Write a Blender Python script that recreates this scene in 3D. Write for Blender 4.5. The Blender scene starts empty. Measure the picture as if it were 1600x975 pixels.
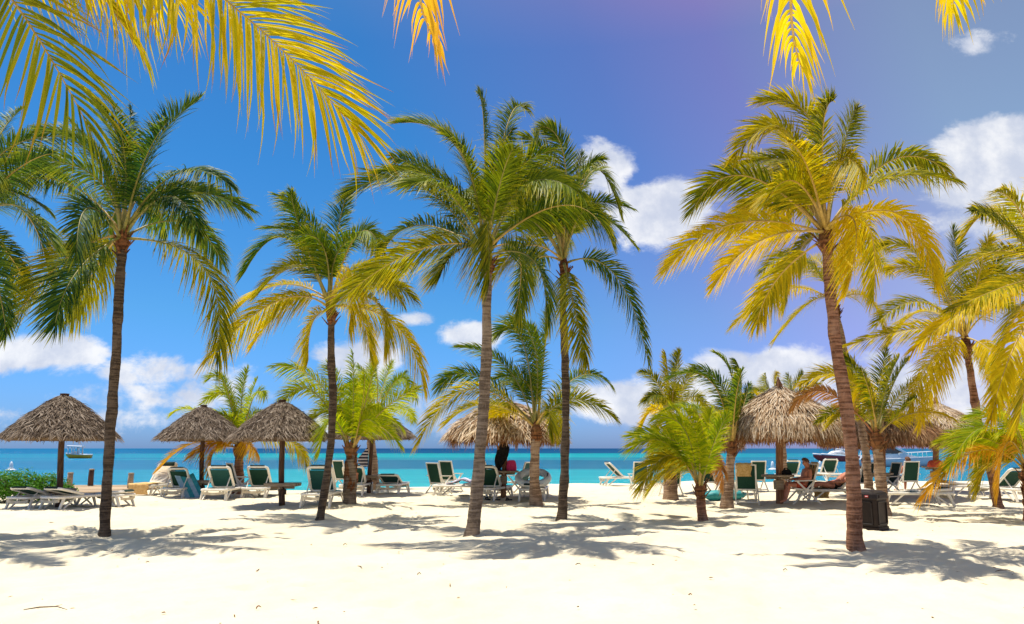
import bpy, bmesh, math, random
import numpy as np
from mathutils import Vector, Matrix, noise as mnoise

# ------------------------------------------------------------------ camera, sky, sun, exposure
SKY_STRENGTH = 0.085
SKY_ELEV = [(0.0, (0.45, 0.79, 1.75)), (0.03, (0.44, 0.81, 1.70)), (0.17, (0.38, 0.93, 1.41)), (0.36, (0.26, 0.89, 1.38)), (0.5, (0.27, 0.85, 1.33)), (0.75, (0.9, 1.1, 1.2)), (1.0, (2.2, 1.9, 1.45))]  # overhead stops, out of view, brightened and warmed to fill the sand's shadows
SKY_FLARE = [(0.0, (1, 1, 1)), (0.36, (1, 1, 1)), (0.56, (2.6, 0.98, 0.97)), (0.665, (4.5, 1.06, 0.98)), (0.8, (6.0, 1.65, 1.0)), (1.0, (6.0, 1.7, 1.0))]
CLOUD_LIGHT = (10.2, 10.2, 10.3)
CLOUD_DARK = (6.4, 6.9, 8.2)
CLOUDS = [  # horizontal and vertical slope of the direction, half sizes, density
    (0.20, 0.31, 0.115, 0.075, 1.15), (0.125, 0.37, 0.075, 0.06, 1.05), (0.70, 0.375, 0.17, 0.10, 1.5), (0.60, 0.345, 0.10, 0.06, 1.0), (0.63, 0.29, 0.16, 0.05, 0.85),
    (-0.62, 0.12, 0.18, 0.05, 0.95), (-0.46, 0.10, 0.13, 0.04, 0.85), (0.15, 0.06, 0.16, 0.055, 0.98), (0.34, 0.10, 0.15, 0.05, 1.1), (0.24, 0.075, 0.1, 0.05, 0.9),
    (-0.055, 0.145, 0.07, 0.036, 0.95), (-0.135, 0.165, 0.06, 0.018, 0.7), (-0.18, 0.115, 0.10, 0.05, 0.95), (0.645, 0.555, 0.085, 0.04, 0.66),
    (-0.40, 0.07, 0.35, 0.06, 0.62), (0.5, 0.085, 0.25, 0.06, 0.9), (-0.76, 0.17, 0.12, 0.07, 0.9), (0.3, 0.05, 0.9, 0.045, 0.66), (-0.3, 0.19, 0.1, 0.02, 0.55), (-0.4, 0.035, 0.9, 0.045, 0.54)]
SAND_A = (0.71, 0.615, 0.435)
SAND_B = (0.77, 0.685, 0.505)
SEA_RAMP = [(0.0, (0.0007, 0.0426, 0.1302)), (0.112, (0.0008, 0.0634, 0.1537)), (0.122, (0.0013, 0.2133, 0.2651)), (0.2, (0.0022, 0.2453, 0.2772)), (0.225, (0.0026, 0.1066, 0.1928)), (0.25, (0.0043, 0.2346, 0.2772)), (0.275, (0.0026, 0.096, 0.1868)), (0.45, (0.0026, 0.1066, 0.1988)), (0.49, (0.0043, 0.2293, 0.2952)), (0.7, (0.0064, 0.2506, 0.3073)), (1.0, (0.017, 0.2986, 0.3314))]

scene = bpy.context.scene
COL = scene.collection
RAD = math.radians
cam_d = bpy.data.cameras.new('camera')
cam = bpy.data.objects.new('camera', cam_d)
COL.objects.link(cam)
cam.location = (0, 0, 1.6)
cam.rotation_euler = (RAD(90 + 10.449), 0, 0)
cam_d.sensor_width = 36.0
cam_d.lens = 25.99
cam_d.clip_start = 0.05
cam_d.clip_end = 30000
scene.camera = cam
scene.view_settings.view_transform = 'Standard'
scene.view_settings.look = 'None'
scene.view_settings.gamma = 1.0
scene.view_settings.use_curve_mapping = False
scene.view_settings.exposure = 0.23
scene.render.engine = 'CYCLES'
scene.cycles.max_bounces = 8
scene.cycles.transparent_max_bounces = 8

SUN_TO = Vector((-0.20, 0.13, 1.0)).normalized()      # direction from the beach towards the sun
sun_el = math.asin(SUN_TO.z)
sun_rot = math.atan2(SUN_TO.x, SUN_TO.y)
sd = bpy.data.lights.new('sun', 'SUN')
sd.energy = 5.0
sd.angle = RAD(0.53)
sd.color = (1.0, 0.94, 0.83)
sun = bpy.data.objects.new('sun', sd)
COL.objects.link(sun)
sun.rotation_euler = SUN_TO.to_track_quat('Z', 'Y').to_euler()
sun.location = (0, 0, 40)

world = bpy.data.worlds.new('World')
scene.world = world
world.use_nodes = True
wt = world.node_tree
wt.nodes.clear()


def N(tree, typ, props=None, **ins):
    n = tree.nodes.new(typ)
    for k, v in (props or {}).items():
        setattr(n, k, v)
    for k, v in ins.items():
        key = int(k[1:]) if k[0] == '_' else k.replace('__', ' ')
        if hasattr(v, 'is_output') or hasattr(v, 'default_value') and hasattr(v, 'links'):
            tree.links.new(v, n.inputs[key])
        else:
            n.inputs[key].default_value = v
    return n


def M_(tree, op, a, b=None, c=None):
    kw = {'_0': a}
    if b is not None:
        kw['_1'] = b
    if c is not None:
        kw['_2'] = c
    return N(tree, 'ShaderNodeMath', {'operation': op}, **kw).outputs[0]


def MIX(tree, fac, a, b, blend='MIX'):
    n = tree.nodes.new('ShaderNodeMix')
    n.data_type = 'RGBA'
    n.blend_type = blend
    for i, v in ((0, fac), (6, a), (7, b)):
        if hasattr(v, 'links'):
            tree.links.new(v, n.inputs[i])
        else:
            n.inputs[i].default_value = v if not isinstance(v, tuple) else (*v[:3], 1.0)
    return n.outputs[2]


def SMOOTH(tree, v, lo, hi, a=0.0, b=1.0):
    n = tree.nodes.new('ShaderNodeMapRange')
    n.interpolation_type = 'SMOOTHSTEP'
    tree.links.new(v, n.inputs[0])
    n.inputs[1].default_value = lo
    n.inputs[2].default_value = hi
    n.inputs[3].default_value = a
    n.inputs[4].default_value = b
    return n.outputs[0]


def RAMP(tree, fac, stops, interp='LINEAR'):
    n = tree.nodes.new('ShaderNodeValToRGB')
    n.color_ramp.interpolation = interp
    e = n.color_ramp.elements
    while len(e) < len(stops):
        e.new(0.5)
    for el, (p, c) in zip(e, stops):
        el.position = p
        el.color = (*c, 1.0)
    tree.links.new(fac, n.inputs[0])
    return n.outputs[0]


# sky: clear tropical blue, mauve lens flare painted in towards the upper right, trade-wind clouds
sky = N(wt, 'ShaderNodeTexSky', {'sky_type': 'NISHITA', 'sun_disc': False, 'sun_elevation': sun_el,
                                 'sun_rotation': sun_rot, 'air_density': 1.0, 'dust_density': 0.6, 'ozone_density': 2.5})
tc = N(wt, 'ShaderNodeTexCoord')
sx = N(wt, 'ShaderNodeSeparateXYZ', None, _0=tc.outputs['Generated'])
ay = M_(wt, 'ADD', M_(wt, 'ABSOLUTE', sx.outputs[1]), 0.05)
U_ = M_(wt, 'DIVIDE', sx.outputs[0], ay)
V_ = M_(wt, 'DIVIDE', sx.outputs[2], ay)
elev = M_(wt, 'MAXIMUM', sx.outputs[2], 0.0)
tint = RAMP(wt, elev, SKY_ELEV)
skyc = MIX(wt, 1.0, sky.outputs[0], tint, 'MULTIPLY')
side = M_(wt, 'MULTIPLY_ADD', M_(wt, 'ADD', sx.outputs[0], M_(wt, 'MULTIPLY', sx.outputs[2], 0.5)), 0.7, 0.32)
skyc = MIX(wt, M_(wt, 'MULTIPLY', SMOOTH(wt, elev, 0.0, 0.38, 0.3, 1.0), SMOOTH(wt, elev, 0.55, 0.85, 1.0, 0.0)), skyc, RAMP(wt, side, SKY_FLARE), 'MULTIPLY')
uv = N(wt, 'ShaderNodeCombineXYZ', None, _0=U_, _1=V_, _2=0.0).outputs[0]
dens = None
for (u0, v0, a, b, s) in CLOUDS:
    d = N(wt, 'ShaderNodeVectorMath', {'operation': 'SUBTRACT'}, _0=uv, _1=(u0, v0, 0)).outputs[0]
    d = N(wt, 'ShaderNodeVectorMath', {'operation': 'MULTIPLY'}, _0=d, _1=(1 / a, 1 / b, 0)).outputs[0]
    ln = N(wt, 'ShaderNodeVectorMath', {'operation': 'LENGTH'}, _0=d).outputs['Value']
    g = SMOOTH(wt, ln, 0.0, 1.25, s, 0.0)
    dens = g if dens is None else M_(wt, 'MAXIMUM', dens, g)
cn = N(wt, 'ShaderNodeTexNoise', {'noise_dimensions': '3D'}, Vector=N(wt, 'ShaderNodeVectorMath', {'operation': 'MULTIPLY'}, _0=uv, _1=(1, 1.5, 1)).outputs[0],
       Scale=9.0, Detail=13.0, Roughness=0.64, Distortion=0.2).outputs[0]
cn2 = N(wt, 'ShaderNodeTexNoise', {'noise_dimensions': '3D'}, Vector=N(wt, 'ShaderNodeVectorMath', {'operation': 'ADD'}, _0=uv, _1=(0.0, 0.03, 3)).outputs[0],
        Scale=11.0, Detail=8.0, Roughness=0.6).outputs[0]
cd = M_(wt, 'ADD', dens, M_(wt, 'MULTIPLY', M_(wt, 'SUBTRACT', cn, 0.50), 1.7))
cd = M_(wt, 'MULTIPLY', SMOOTH(wt, cd, 0.42, 0.76), SMOOTH(wt, dens, 0.02, 0.3))
ccol = MIX(wt, SMOOTH(wt, cn2, 0.38, 0.66), CLOUD_DARK, CLOUD_LIGHT)
skyc = MIX(wt, M_(wt, 'MULTIPLY', cd, 0.92), skyc, ccol)
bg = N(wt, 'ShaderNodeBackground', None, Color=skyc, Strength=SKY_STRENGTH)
wo = N(wt, 'ShaderNodeOutputWorld', None, Surface=bg.outputs[0])

# ------------------------------------------------------------------ helpers


def mat(name, build):
    m = bpy.data.materials.new(name)
    m.use_nodes = True
    t = m.node_tree
    t.nodes.clear()
    out = t.nodes.new('ShaderNodeOutputMaterial')
    sh, disp = build(t)
    t.links.new(sh, out.inputs[0])
    return m


def OBJ(t):
    return N(t, 'ShaderNodeTexCoord').outputs['Object']


def GEO(t):
    return N(t, 'ShaderNodeNewGeometry').outputs['Position']


def NOISE(t, vec, scale, detail=4, rough=0.55, sc=(1, 1, 1)):
    v = N(t, 'ShaderNodeVectorMath', {'operation': 'MULTIPLY'}, _0=vec, _1=sc).outputs[0]
    return N(t, 'ShaderNodeTexNoise', None, Vector=v, Scale=scale, Detail=detail, Roughness=rough).outputs[0]


def BUMP(t, h, strength, dist):
    return N(t, 'ShaderNodeBump', None, Strength=strength, Distance=dist, Height=h).outputs[0]


def PBR(t, col, rough=0.6, normal=None, spec=0.4, metal=0.0):
    n = N(t, 'ShaderNodeBsdfPrincipled', None, Base__Color=(*col, 1) if isinstance(col, tuple) else col, Roughness=rough, Metallic=metal)
    n.inputs['Specular IOR Level'].default_value = spec
    if normal is not None:
        t.links.new(normal, n.inputs['Normal'])
    return n.outputs[0]


def simple(name, c1, c2, rough=0.6, scale=12, spec=0.4, bump=0.0, sc=(1, 1, 1), metal=0.0, lo=0.35, hi=0.65):
    def b(t):
        v = OBJ(t)
        n = NOISE(t, v, scale, 5, 0.6, sc)
        c = MIX(t, SMOOTH(t, n, lo, hi), c1, c2)
        nm = BUMP(t, n, bump, 0.02) if bump else None
        return PBR(t, c, rough, nm, spec, metal), None
    return mat(name, b)


def leaf_mat(name, base, alt, tip, tipstart=0.6, trans=0.45):
    def b(t):
        at = N(t, 'ShaderNodeAttribute', {'attribute_name': 'along'}).outputs['Fac']
        rn = N(t, 'ShaderNodeAttribute', {'attribute_name': 'rnd'}).outputs['Fac']
        oi = N(t, 'ShaderNodeObjectInfo').outputs['Random']
        k = M_(t, 'ADD', M_(t, 'MULTIPLY', rn, 0.6), M_(t, 'MULTIPLY', oi, 0.4))
        c = MIX(t, SMOOTH(t, k, 0.15, 0.85), base, alt)
        tp = SMOOTH(t, M_(t, 'ADD', at, M_(t, 'MULTIPLY', M_(t, 'SUBTRACT', rn, 0.5), 0.5)), tipstart, 1.25)
        c = MIX(t, tp, c, tip)
        pr = PBR(t, c, 0.5, None, 0.15)
        tr = N(t, 'ShaderNodeBsdfTranslucent', None, Color=MIX(t, 1.0, c, (1.25, 1.2, 0.75), 'MULTIPLY')).outputs[0]
        return N(t, 'ShaderNodeMixShader', None, _0=trans, _1=pr, _2=tr).outputs[0], None
    return mat(name, b)


class MB:
    def __init__(s):
        s.v = []
        s.f = []

    def add(s, vs, fs):
        o = len(s.v)
        s.v += [tuple(q) for q in vs]
        s.f += [tuple(i + o for i in q) for q in fs]
        return s

    def box(s, c, size, rz=0.0, ch=0.0):
        x, y, z = (q / 2 for q in size)
        return s.bar((c[0], c[1], c[2] - z), (c[0], c[1], c[2] + z), size[0], size[1], up=(math.cos(rz + math.pi / 2), math.sin(rz + math.pi / 2), 0), ch=ch)

    def bar(s, p0, p1, w, h, up=(0, 0, 1), ch=0.25, w1=None, h1=None):
        """chamfered bar of width w (sideways) and height h (along up) between two points"""
        p0 = Vector(p0)
        p1 = Vector(p1)
        d = (p1 - p0).normalized()
        u = Vector(up)
        u = u - d * u.dot(d)
        if u.length < 1e-4:
            u = Vector((0, 1, 0)) - d * d.y
        u.normalize()
        r = d.cross(u)
        vs = []
        for p, ww, hh in ((p0, w, h), (p1, w1 or w, h1 or h)):
            a, b = ww / 2, hh / 2
            c = ch * min(a, b) * 1.2
            if ch > 0:
                pr = [(a, b - c), (a - c, b), (-a + c, b), (-a, b - c), (-a, -b + c), (-a + c, -b), (a - c, -b), (a, -b + c)]
            else:
                pr = [(a, b), (-a, b), (-a, -b), (a, -b)]
            vs += [p + r * q[0] + u * q[1] for q in pr]
        n = len(pr)
        fs = [(i, (i + 1) % n, n + (i + 1) % n, n + i) for i in range(n)]
        fs += [tuple(range(n - 1, -1, -1)), tuple(range(n, 2 * n))]
        return s.add(vs, fs)

    def tube(s, pts, rad, n=8, closed=False, cap=True, flat=1.0):
        pts = [Vector(p) for p in pts]
        m = len(pts)
        if not hasattr(rad, '__len__'):
            rad = [rad] * m
        vs = []
        ref = None
        for i, p in enumerate(pts):
            a = pts[i - 1] if (i > 0 or closed) else pts[i]
            b = pts[(i + 1) % m] if (i < m - 1 or closed) else pts[i]
            d = (b - a).normalized()
            if ref is None:
                ref = Vector((0, 0, 1)) if abs(d.z) < 0.9 else Vector((0, 1, 0))
            u = (ref - d * ref.dot(d)).normalized()
            ref = u
            r = d.cross(u)
            for k in range(n):
                th = 2 * math.pi * (k + 0.5) / n
                vs.append(p + (r * math.cos(th) * flat + u * math.sin(th)) * rad[i])
        fs = []
        for i in range(m if closed else m - 1):
            j = (i + 1) % m
            for k in range(n):
                l = (k + 1) % n
                fs.append((i * n + k, i * n + l, j * n + l, j * n + k))
        if cap and not closed:
            fs += [tuple(range(n - 1, -1, -1)), tuple(range((m - 1) * n, m * n))]
        return s.add(vs, fs)

    def lathe(s, prof, n=24, c=(0, 0), jit=0.0):
        vs = []
        for r, z in prof:
            for k in range(n):
                th = 2 * math.pi * k / n
                vs.append((c[0] + r * math.cos(th), c[1] + r * math.sin(th), z))
        fs = []
        for i in range(len(prof) - 1):
            for k in range(n):
                l = (k + 1) % n
                fs.append((i * n + k, i * n + l, (i + 1) * n + l, (i + 1) * n + k))
        fs += [tuple(range(n - 1, -1, -1)), tuple(range((len(prof) - 1) * n, len(prof) * n))]
        return s.add(vs, fs)

    def mesh(s, name, m, smooth=False):
        me = bpy.data.meshes.new(name)
        me.from_pydata(s.v, [], s.f)
        if m:
            me.materials.append(m)
        if smooth:
            me.polygons.foreach_set('use_smooth', [True] * len(me.polygons))
        me.update()
        return me

    def build(s, name, m, parent=None, smooth=False):
        return put(name, s.mesh(name, m, smooth), parent)


def put(name, me, parent=None):
    o = bpy.data.objects.new(name, me)
    COL.objects.link(o)
    if parent is not None:
        o.parent = parent
    return o


def tag(o, label, cat, group=None, kind=None):
    if label:
        o['label'] = label
    if cat:
        o['category'] = cat
    if group:
        o['group'] = group
    if kind:
        o['kind'] = kind
    return o


def thing(name, label, cat, loc=(0, 0, 0), rz=0.0, group=None):
    o = bpy.data.objects.new(name, None)
    COL.objects.link(o)
    o.empty_display_size = 0.2
    o.location = loc
    o.rotation_euler = (0, 0, rz)
    return tag(o, label, cat, group)


def ground_z(x, y):
    return sand_h(x, y)


# ------------------------------------------------------------------ materials
def m_sand(t):
    p = GEO(t)
    n1 = NOISE(t, p, 0.35, 5, 0.6)
    n2 = NOISE(t, p, 9.0, 6, 0.65)
    n3 = NOISE(t, p, 140.0, 3, 0.6)
    c = MIX(t, SMOOTH(t, n1, 0.3, 0.7), SAND_A, SAND_B)
    c = MIX(t, M_(t, 'MULTIPLY', SMOOTH(t, n2, 0.52, 0.78), 0.45), c, (0.62, 0.545, 0.41))
    c = MIX(t, M_(t, 'MULTIPLY', SMOOTH(t, n3, 0.6, 0.75), 0.35), c, (0.5, 0.42, 0.3))
    h = M_(t, 'ADD', M_(t, 'MULTIPLY', n2, 0.8), M_(t, 'MULTIPLY', n3, 0.12))
    n4 = NOISE(t, p, 2.6, 4, 0.5)
    h = M_(t, 'ADD', h, M_(t, 'MULTIPLY', n4, 1.3))
    return PBR(t, c, 0.95, BUMP(t, h, 0.42, 0.05), 0.1), None


def m_sea(t):
    p = GEO(t)
    s = N(t, 'ShaderNodeSeparateXYZ', None, _0=p)
    nz = NOISE(t, p, 0.012, 6, 0.6, (0.35, 1.6, 1))
    nz2 = NOISE(t, p, 0.06, 5, 0.6, (0.12, 1.0, 1))
    y = M_(t, 'MULTIPLY', s.outputs[1], M_(t, 'ADD', 1.0, M_(t, 'ADD', M_(t, 'MULTIPLY', M_(t, 'SUBTRACT', nz, 0.5), 0.55), M_(t, 'MULTIPLY', M_(t, 'SUBTRACT', nz2, 0.5), 0.25))))
    y = M_(t, 'ADD', y, M_(t, 'MULTIPLY', s.outputs[0], -0.10))
    q = M_(t, 'DIVIDE', 36.0, M_(t, 'MAXIMUM', y, 20.0))
    c = RAMP(t, q, SEA_RAMP)
    right = SMOOTH(t, M_(t, 'DIVIDE', s.outputs[0], M_(t, 'MAXIMUM', s.outputs[1], 1.0)), 0.08, 0.5)
    c = MIX(t, M_(t, 'MULTIPLY', right, 0.7), c, (0.008, 0.125, 0.24))
    left = SMOOTH(t, M_(t, 'DIVIDE', s.outputs[0], M_(t, 'MAXIMUM', s.outputs[1], 1.0)), -0.25, -0.6)
    c = MIX(t, M_(t, 'MULTIPLY', left, 0.7), c, (0.006, 0.145, 0.31))
    st = NOISE(t, p, 0.5, 6, 0.7, (0.05, 1.0, 1))
    c = MIX(t, 1.0, c, RAMP(t, st, [(0.3, (0.74, 0.8, 0.84)), (0.5, (1, 1, 1)), (0.72, (1.3, 1.16, 1.1))]), 'MULTIPLY')
    w = NOISE(t, p, 1.1, 6, 0.62, (0.5, 1.7, 1))
    foam = SMOOTH(t, NOISE(t, p, 0.25, 8, 0.75, (0.3, 1.6, 1)), 0.69, 0.74)
    c = MIX(t, M_(t, 'MULTIPLY', foam, 0.25), c, (0.75, 0.85, 0.88))
    d = N(t, 'ShaderNodeBsdfDiffuse', None, Color=c).outputs[0]
    g = N(t, 'ShaderNodeBsdfGlossy', None, Color=(1, 1, 1, 1), Roughness=0.25, Normal=BUMP(t, w, 0.9, 0.6)).outputs[0]
    return N(t, 'ShaderNodeMixShader', None, _0=0.045, _1=d, _2=g).outputs[0], None


def m_bark(c1, c2, c3):
    def b(t):
        v = OBJ(t)
        ring = NOISE(t, v, 1.0, 4, 0.6, (2.5, 2.5, 26))
        fine = NOISE(t, v, 30, 5, 0.65, (1, 1, 0.6))
        patch = NOISE(t, v, 2.2, 4, 0.6)
        c = MIX(t, SMOOTH(t, ring, 0.4, 0.62), c1, c2)
        c = MIX(t, M_(t, 'MULTIPLY', SMOOTH(t, fine, 0.5, 0.75), 0.6), c, c3)
        c = MIX(t, M_(t, 'MULTIPLY', SMOOTH(t, patch, 0.48, 0.7), 0.65), c, c3)
        h = M_(t, 'ADD', ring, M_(t, 'MULTIPLY', fine, 0.5))
        return PBR(t, c, 0.9, BUMP(t, h, 0.9, 0.03), 0.15), None
    return b


def m_thatch(c1, c2, c3):
    def b(t):
        rn = N(t, 'ShaderNodeAttribute', {'attribute_name': 'rnd'}).outputs['Fac']
        c = RAMP(t, rn, [(0.0, c1), (0.45, c2), (1.0, c3)])
        n = NOISE(t, OBJ(t), 25, 3)
        c = MIX(t, M_(t, 'MULTIPLY', n, 0.4), c, c1)
        d = PBR(t, c, 0.85, None, 0.15)
        tr = N(t, 'ShaderNodeBsdfTranslucent', None, Color=c).outputs[0]
        return N(t, 'ShaderNodeMixShader', None, _0=0.15, _1=d, _2=tr).outputs[0], None
    return b


MT = {}
MT['sand'] = mat('sand', m_sand)
MT['sea'] = mat('sea_water', m_sea)
MT['bark_dark'] = mat('bark_dark', m_bark((0.055, 0.038, 0.026), (0.15, 0.105, 0.07), (0.21, 0.155, 0.11)))
MT['bark_grey'] = mat('bark_grey', m_bark((0.12, 0.085, 0.06), (0.28, 0.21, 0.15), (0.38, 0.3, 0.23)))
MT['bark_red'] = mat('bark_red', m_bark((0.13, 0.055, 0.03), (0.34, 0.165, 0.095), (0.45, 0.26, 0.17)))
MT['bark_tan'] = mat('bark_tan', m_bark((0.17, 0.1, 0.06), (0.42, 0.28, 0.18), (0.5, 0.36, 0.25)))
MT['fibre'] = mat('crown_fibre', m_bark((0.09, 0.035, 0.015), (0.25, 0.1, 0.04), (0.34, 0.19, 0.08)))
LEAF = {
    'deep': leaf_mat('leaf_deep_green', (0.018, 0.07, 0.018), (0.16, 0.25, 0.014), (0.48, 0.44, 0.02), 0.5, 0.38),
    'mid': leaf_mat('leaf_mid_green', (0.035, 0.11, 0.010), (0.25, 0.32, 0.008), (0.54, 0.44, 0.015), 0.5, 0.4),
    'green': leaf_mat('leaf_green', (0.03, 0.085, 0.008), (0.23, 0.28, 0.008), (0.55, 0.46, 0.012), 0.5, 0.38),
    'olive': leaf_mat('leaf_olive', (0.09, 0.13, 0.005), (0.38, 0.35, 0.006), (0.58, 0.43, 0.008), 0.5, 0.5),
    'yell': leaf_mat('leaf_yellow', (0.25, 0.25, 0.005), (0.64, 0.51, 0.008), (0.68, 0.46, 0.012), 0.5, 0.52),
    'gold': leaf_mat('leaf_gold', (0.56, 0.455, 0.006), (0.74, 0.57, 0.008), (0.68, 0.42, 0.012), 0.55, 0.52),
    'lime': leaf_mat('leaf_lime', (0.20, 0.30, 0.005), (0.54, 0.56, 0.008), (0.56, 0.48, 0.012), 0.5, 0.5),
    'orange': leaf_mat('leaf_orange', (0.62, 0.36, 0.02), (0.72, 0.44, 0.02), (0.58, 0.26, 0.04), 0.55, 0.5),
    'brown': leaf_mat('leaf_brown', (0.36, 0.17, 0.05), (0.50, 0.26, 0.08), (0.20, 0.09, 0.03), 0.45),
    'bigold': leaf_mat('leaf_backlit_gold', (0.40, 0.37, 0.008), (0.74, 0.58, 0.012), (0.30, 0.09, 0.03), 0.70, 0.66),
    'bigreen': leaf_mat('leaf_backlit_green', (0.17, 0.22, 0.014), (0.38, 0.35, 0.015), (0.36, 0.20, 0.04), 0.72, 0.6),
}
RACH = {
    'g': simple('rachis_green', (0.2, 0.2, 0.05), (0.36, 0.29, 0.07), 0.5),
    'y': simple('rachis_yellow', (0.42, 0.27, 0.06), (0.55, 0.38, 0.1), 0.5),
    'k': simple('rachis_red', (0.32, 0.1, 0.05), (0.42, 0.18, 0.08), 0.6),
}
MT['thatch_grey'] = mat('thatch_grey', m_thatch((0.075, 0.05, 0.034), (0.235, 0.175, 0.125), (0.50, 0.41, 0.32)))
MT['thatch_gold'] = mat('thatch_gold', m_thatch((0.22, 0.11, 0.045), (0.68, 0.51, 0.33), (0.94, 0.83, 0.66)))
MT['thatch_red'] = mat('thatch_fringe', m_thatch((0.17, 0.07, 0.028), (0.36, 0.17, 0.07), (0.54, 0.32, 0.15)))
MT['thatch_brown'] = mat('thatch_brown', m_thatch((0.17, 0.075, 0.032), (0.38, 0.21, 0.10), (0.62, 0.42, 0.24)))
MT['thatch_core'] = simple('thatch_core', (0.10, 0.065, 0.04), (0.2, 0.14, 0.09), 0.95, 30, 0.1)
MT['post_dark'] = simple('post_dark', (0.055, 0.03, 0.02), (0.14, 0.075, 0.045), 0.75, 6, 0.2, 0.4, (6, 6, 0.6))
MT['post_red'] = simple('post_red', (0.19, 0.08, 0.035), (0.36, 0.18, 0.09), 0.75, 6, 0.2, 0.4, (6, 6, 0.6))
MT['plank'] = simple('plank_wood', (0.27, 0.19, 0.12), (0.46, 0.36, 0.25), 0.8, 6, 0.2, 0.3, (0.6, 7, 7))
MT['deck'] = simple('deck_wood', (0.44, 0.31, 0.18), (0.62, 0.47, 0.31), 0.8, 5, 0.2, 0.3, (0.5, 7, 7))
MT['resin'] = simple('resin_cream', (0.78, 0.72, 0.60), (0.86, 0.81, 0.72), 0.45, 7, 0.4)
MT['resin_sh'] = simple('resin_sand', (0.55, 0.47, 0.34), (0.68, 0.60, 0.46), 0.5, 7, 0.35)
MT['sling_green'] = simple('sling_green', (0.008, 0.04, 0.024), (0.016, 0.065, 0.04), 0.75, 60, 0.2)
MT['sling_teal'] = simple('sling_teal', (0.01, 0.06, 0.055), (0.02, 0.09, 0.08), 0.7, 60, 0.2)
MT['sling_dark'] = simple('sling_dark', (0.012, 0.03, 0.028), (0.022, 0.05, 0.045), 0.8, 60, 0.2)
MT['cloth_cream'] = simple('cloth_cream', (0.70, 0.62, 0.47), (0.82, 0.75, 0.62), 0.95, 18, 0.1, 0.3)
MT['cloth_orange'] = simple('cloth_orange', (0.62, 0.36, 0.13), (0.75, 0.5, 0.22), 0.95, 18, 0.1, 0.3)
MT['cloth_gold'] = simple('cloth_gold', (0.50, 0.31, 0.1), (0.66, 0.45, 0.2), 0.95, 18, 0.1, 0.3)
MT['cloth_lilac'] = simple('cloth_lilac', (0.50, 0.46, 0.60), (0.72, 0.68, 0.76), 0.95, 18, 0.1, 0.3)
MT['cloth_black'] = simple('cloth_black', (0.008, 0.008, 0.009), (0.02, 0.02, 0.022), 0.9, 18, 0.15, 0.3)
MT['cloth_pink'] = simple('cloth_pink', (0.58, 0.03, 0.12), (0.68, 0.05, 0.17), 0.7, 18, 0.2)
MT['cloth_red'] = simple('cloth_red', (0.52, 0.06, 0.03), (0.68, 0.12, 0.05), 0.8, 18, 0.2)
MT['cloth_navy'] = simple('cloth_navy', (0.02, 0.03, 0.09), (0.04, 0.06, 0.14), 0.8, 18, 0.2)
MT['white'] = simple('white_gelcoat', (0.74, 0.76, 0.78), (0.82, 0.82, 0.82), 0.3, 2, 0.5)
MT['boat_yellow'] = simple('boat_yellow', (0.86, 0.34, 0.008), (0.9, 0.42, 0.012), 0.4, 2, 0.5)
MT['boat_red'] = simple('boat_red', (0.33, 0.03, 0.03), (0.45, 0.05, 0.04), 0.4, 2, 0.5)
MT['boat_grey'] = simple('boat_grey', (0.66, 0.66, 0.66), (0.74, 0.74, 0.73), 0.35, 2, 0.5)
MT['glass_dark'] = simple('tinted_glass', (0.012, 0.014, 0.018), (0.03, 0.035, 0.04), 0.12, 2, 0.6)
MT['bin'] = simple('bin_plastic', (0.018, 0.010, 0.007), (0.026, 0.016, 0.011), 0.5, 10, 0.2)
MT['bin_dark'] = simple('bin_plastic_dark', (0.016, 0.01, 0.008), (0.024, 0.016, 0.012), 0.45, 10, 0.3)
MT['skin'] = simple('skin_tanned', (0.52, 0.19, 0.11), (0.60, 0.25, 0.15), 0.55, 9, 0.35)
MT['hair'] = simple('hair_brown', (0.09, 0.04, 0.02), (0.16, 0.07, 0.035), 0.7, 40, 0.3)
MT['bush'] = leaf_mat('leaf_bush', (0.05, 0.17, 0.008), (0.13, 0.32, 0.014), (0.12, 0.26, 0.03), 0.6, 0.35)
MT['ring'] = simple('inflatable_pale', (0.50, 0.56, 0.56), (0.62, 0.67, 0.66), 0.3, 4, 0.5)
MT['mat_teal'] = simple('mat_teal', (0.02, 0.25, 0.28), (0.05, 0.36, 0.38), 0.5, 9, 0.35)
MT['mat_pale'] = simple('mat_pale', (0.26, 0.42, 0.50), (0.36, 0.52, 0.58), 0.5, 9, 0.35)
MT['rubber'] = simple('rubber_black', (0.012, 0.011, 0.011), (0.025, 0.022, 0.02), 0.7, 20, 0.2)
MT['alu'] = simple('dark_metal', (0.05, 0.05, 0.06), (0.09, 0.09, 0.1), 0.4, 10, 0.5)


def m_stripe(t):
    z = N(t, 'ShaderNodeSeparateXYZ', None, _0=OBJ(t)).outputs[2]
    w = SMOOTH(t, M_(t, 'SINE', M_(t, 'MULTIPLY', z, 58.0)), -0.2, 0.2)
    return PBR(t, MIX(t, w, (0.02, 0.018, 0.05), (0.72, 0.66, 0.68)), 0.95, None, 0.1), None


MT['stripe'] = mat('cloth_striped', m_stripe)


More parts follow.
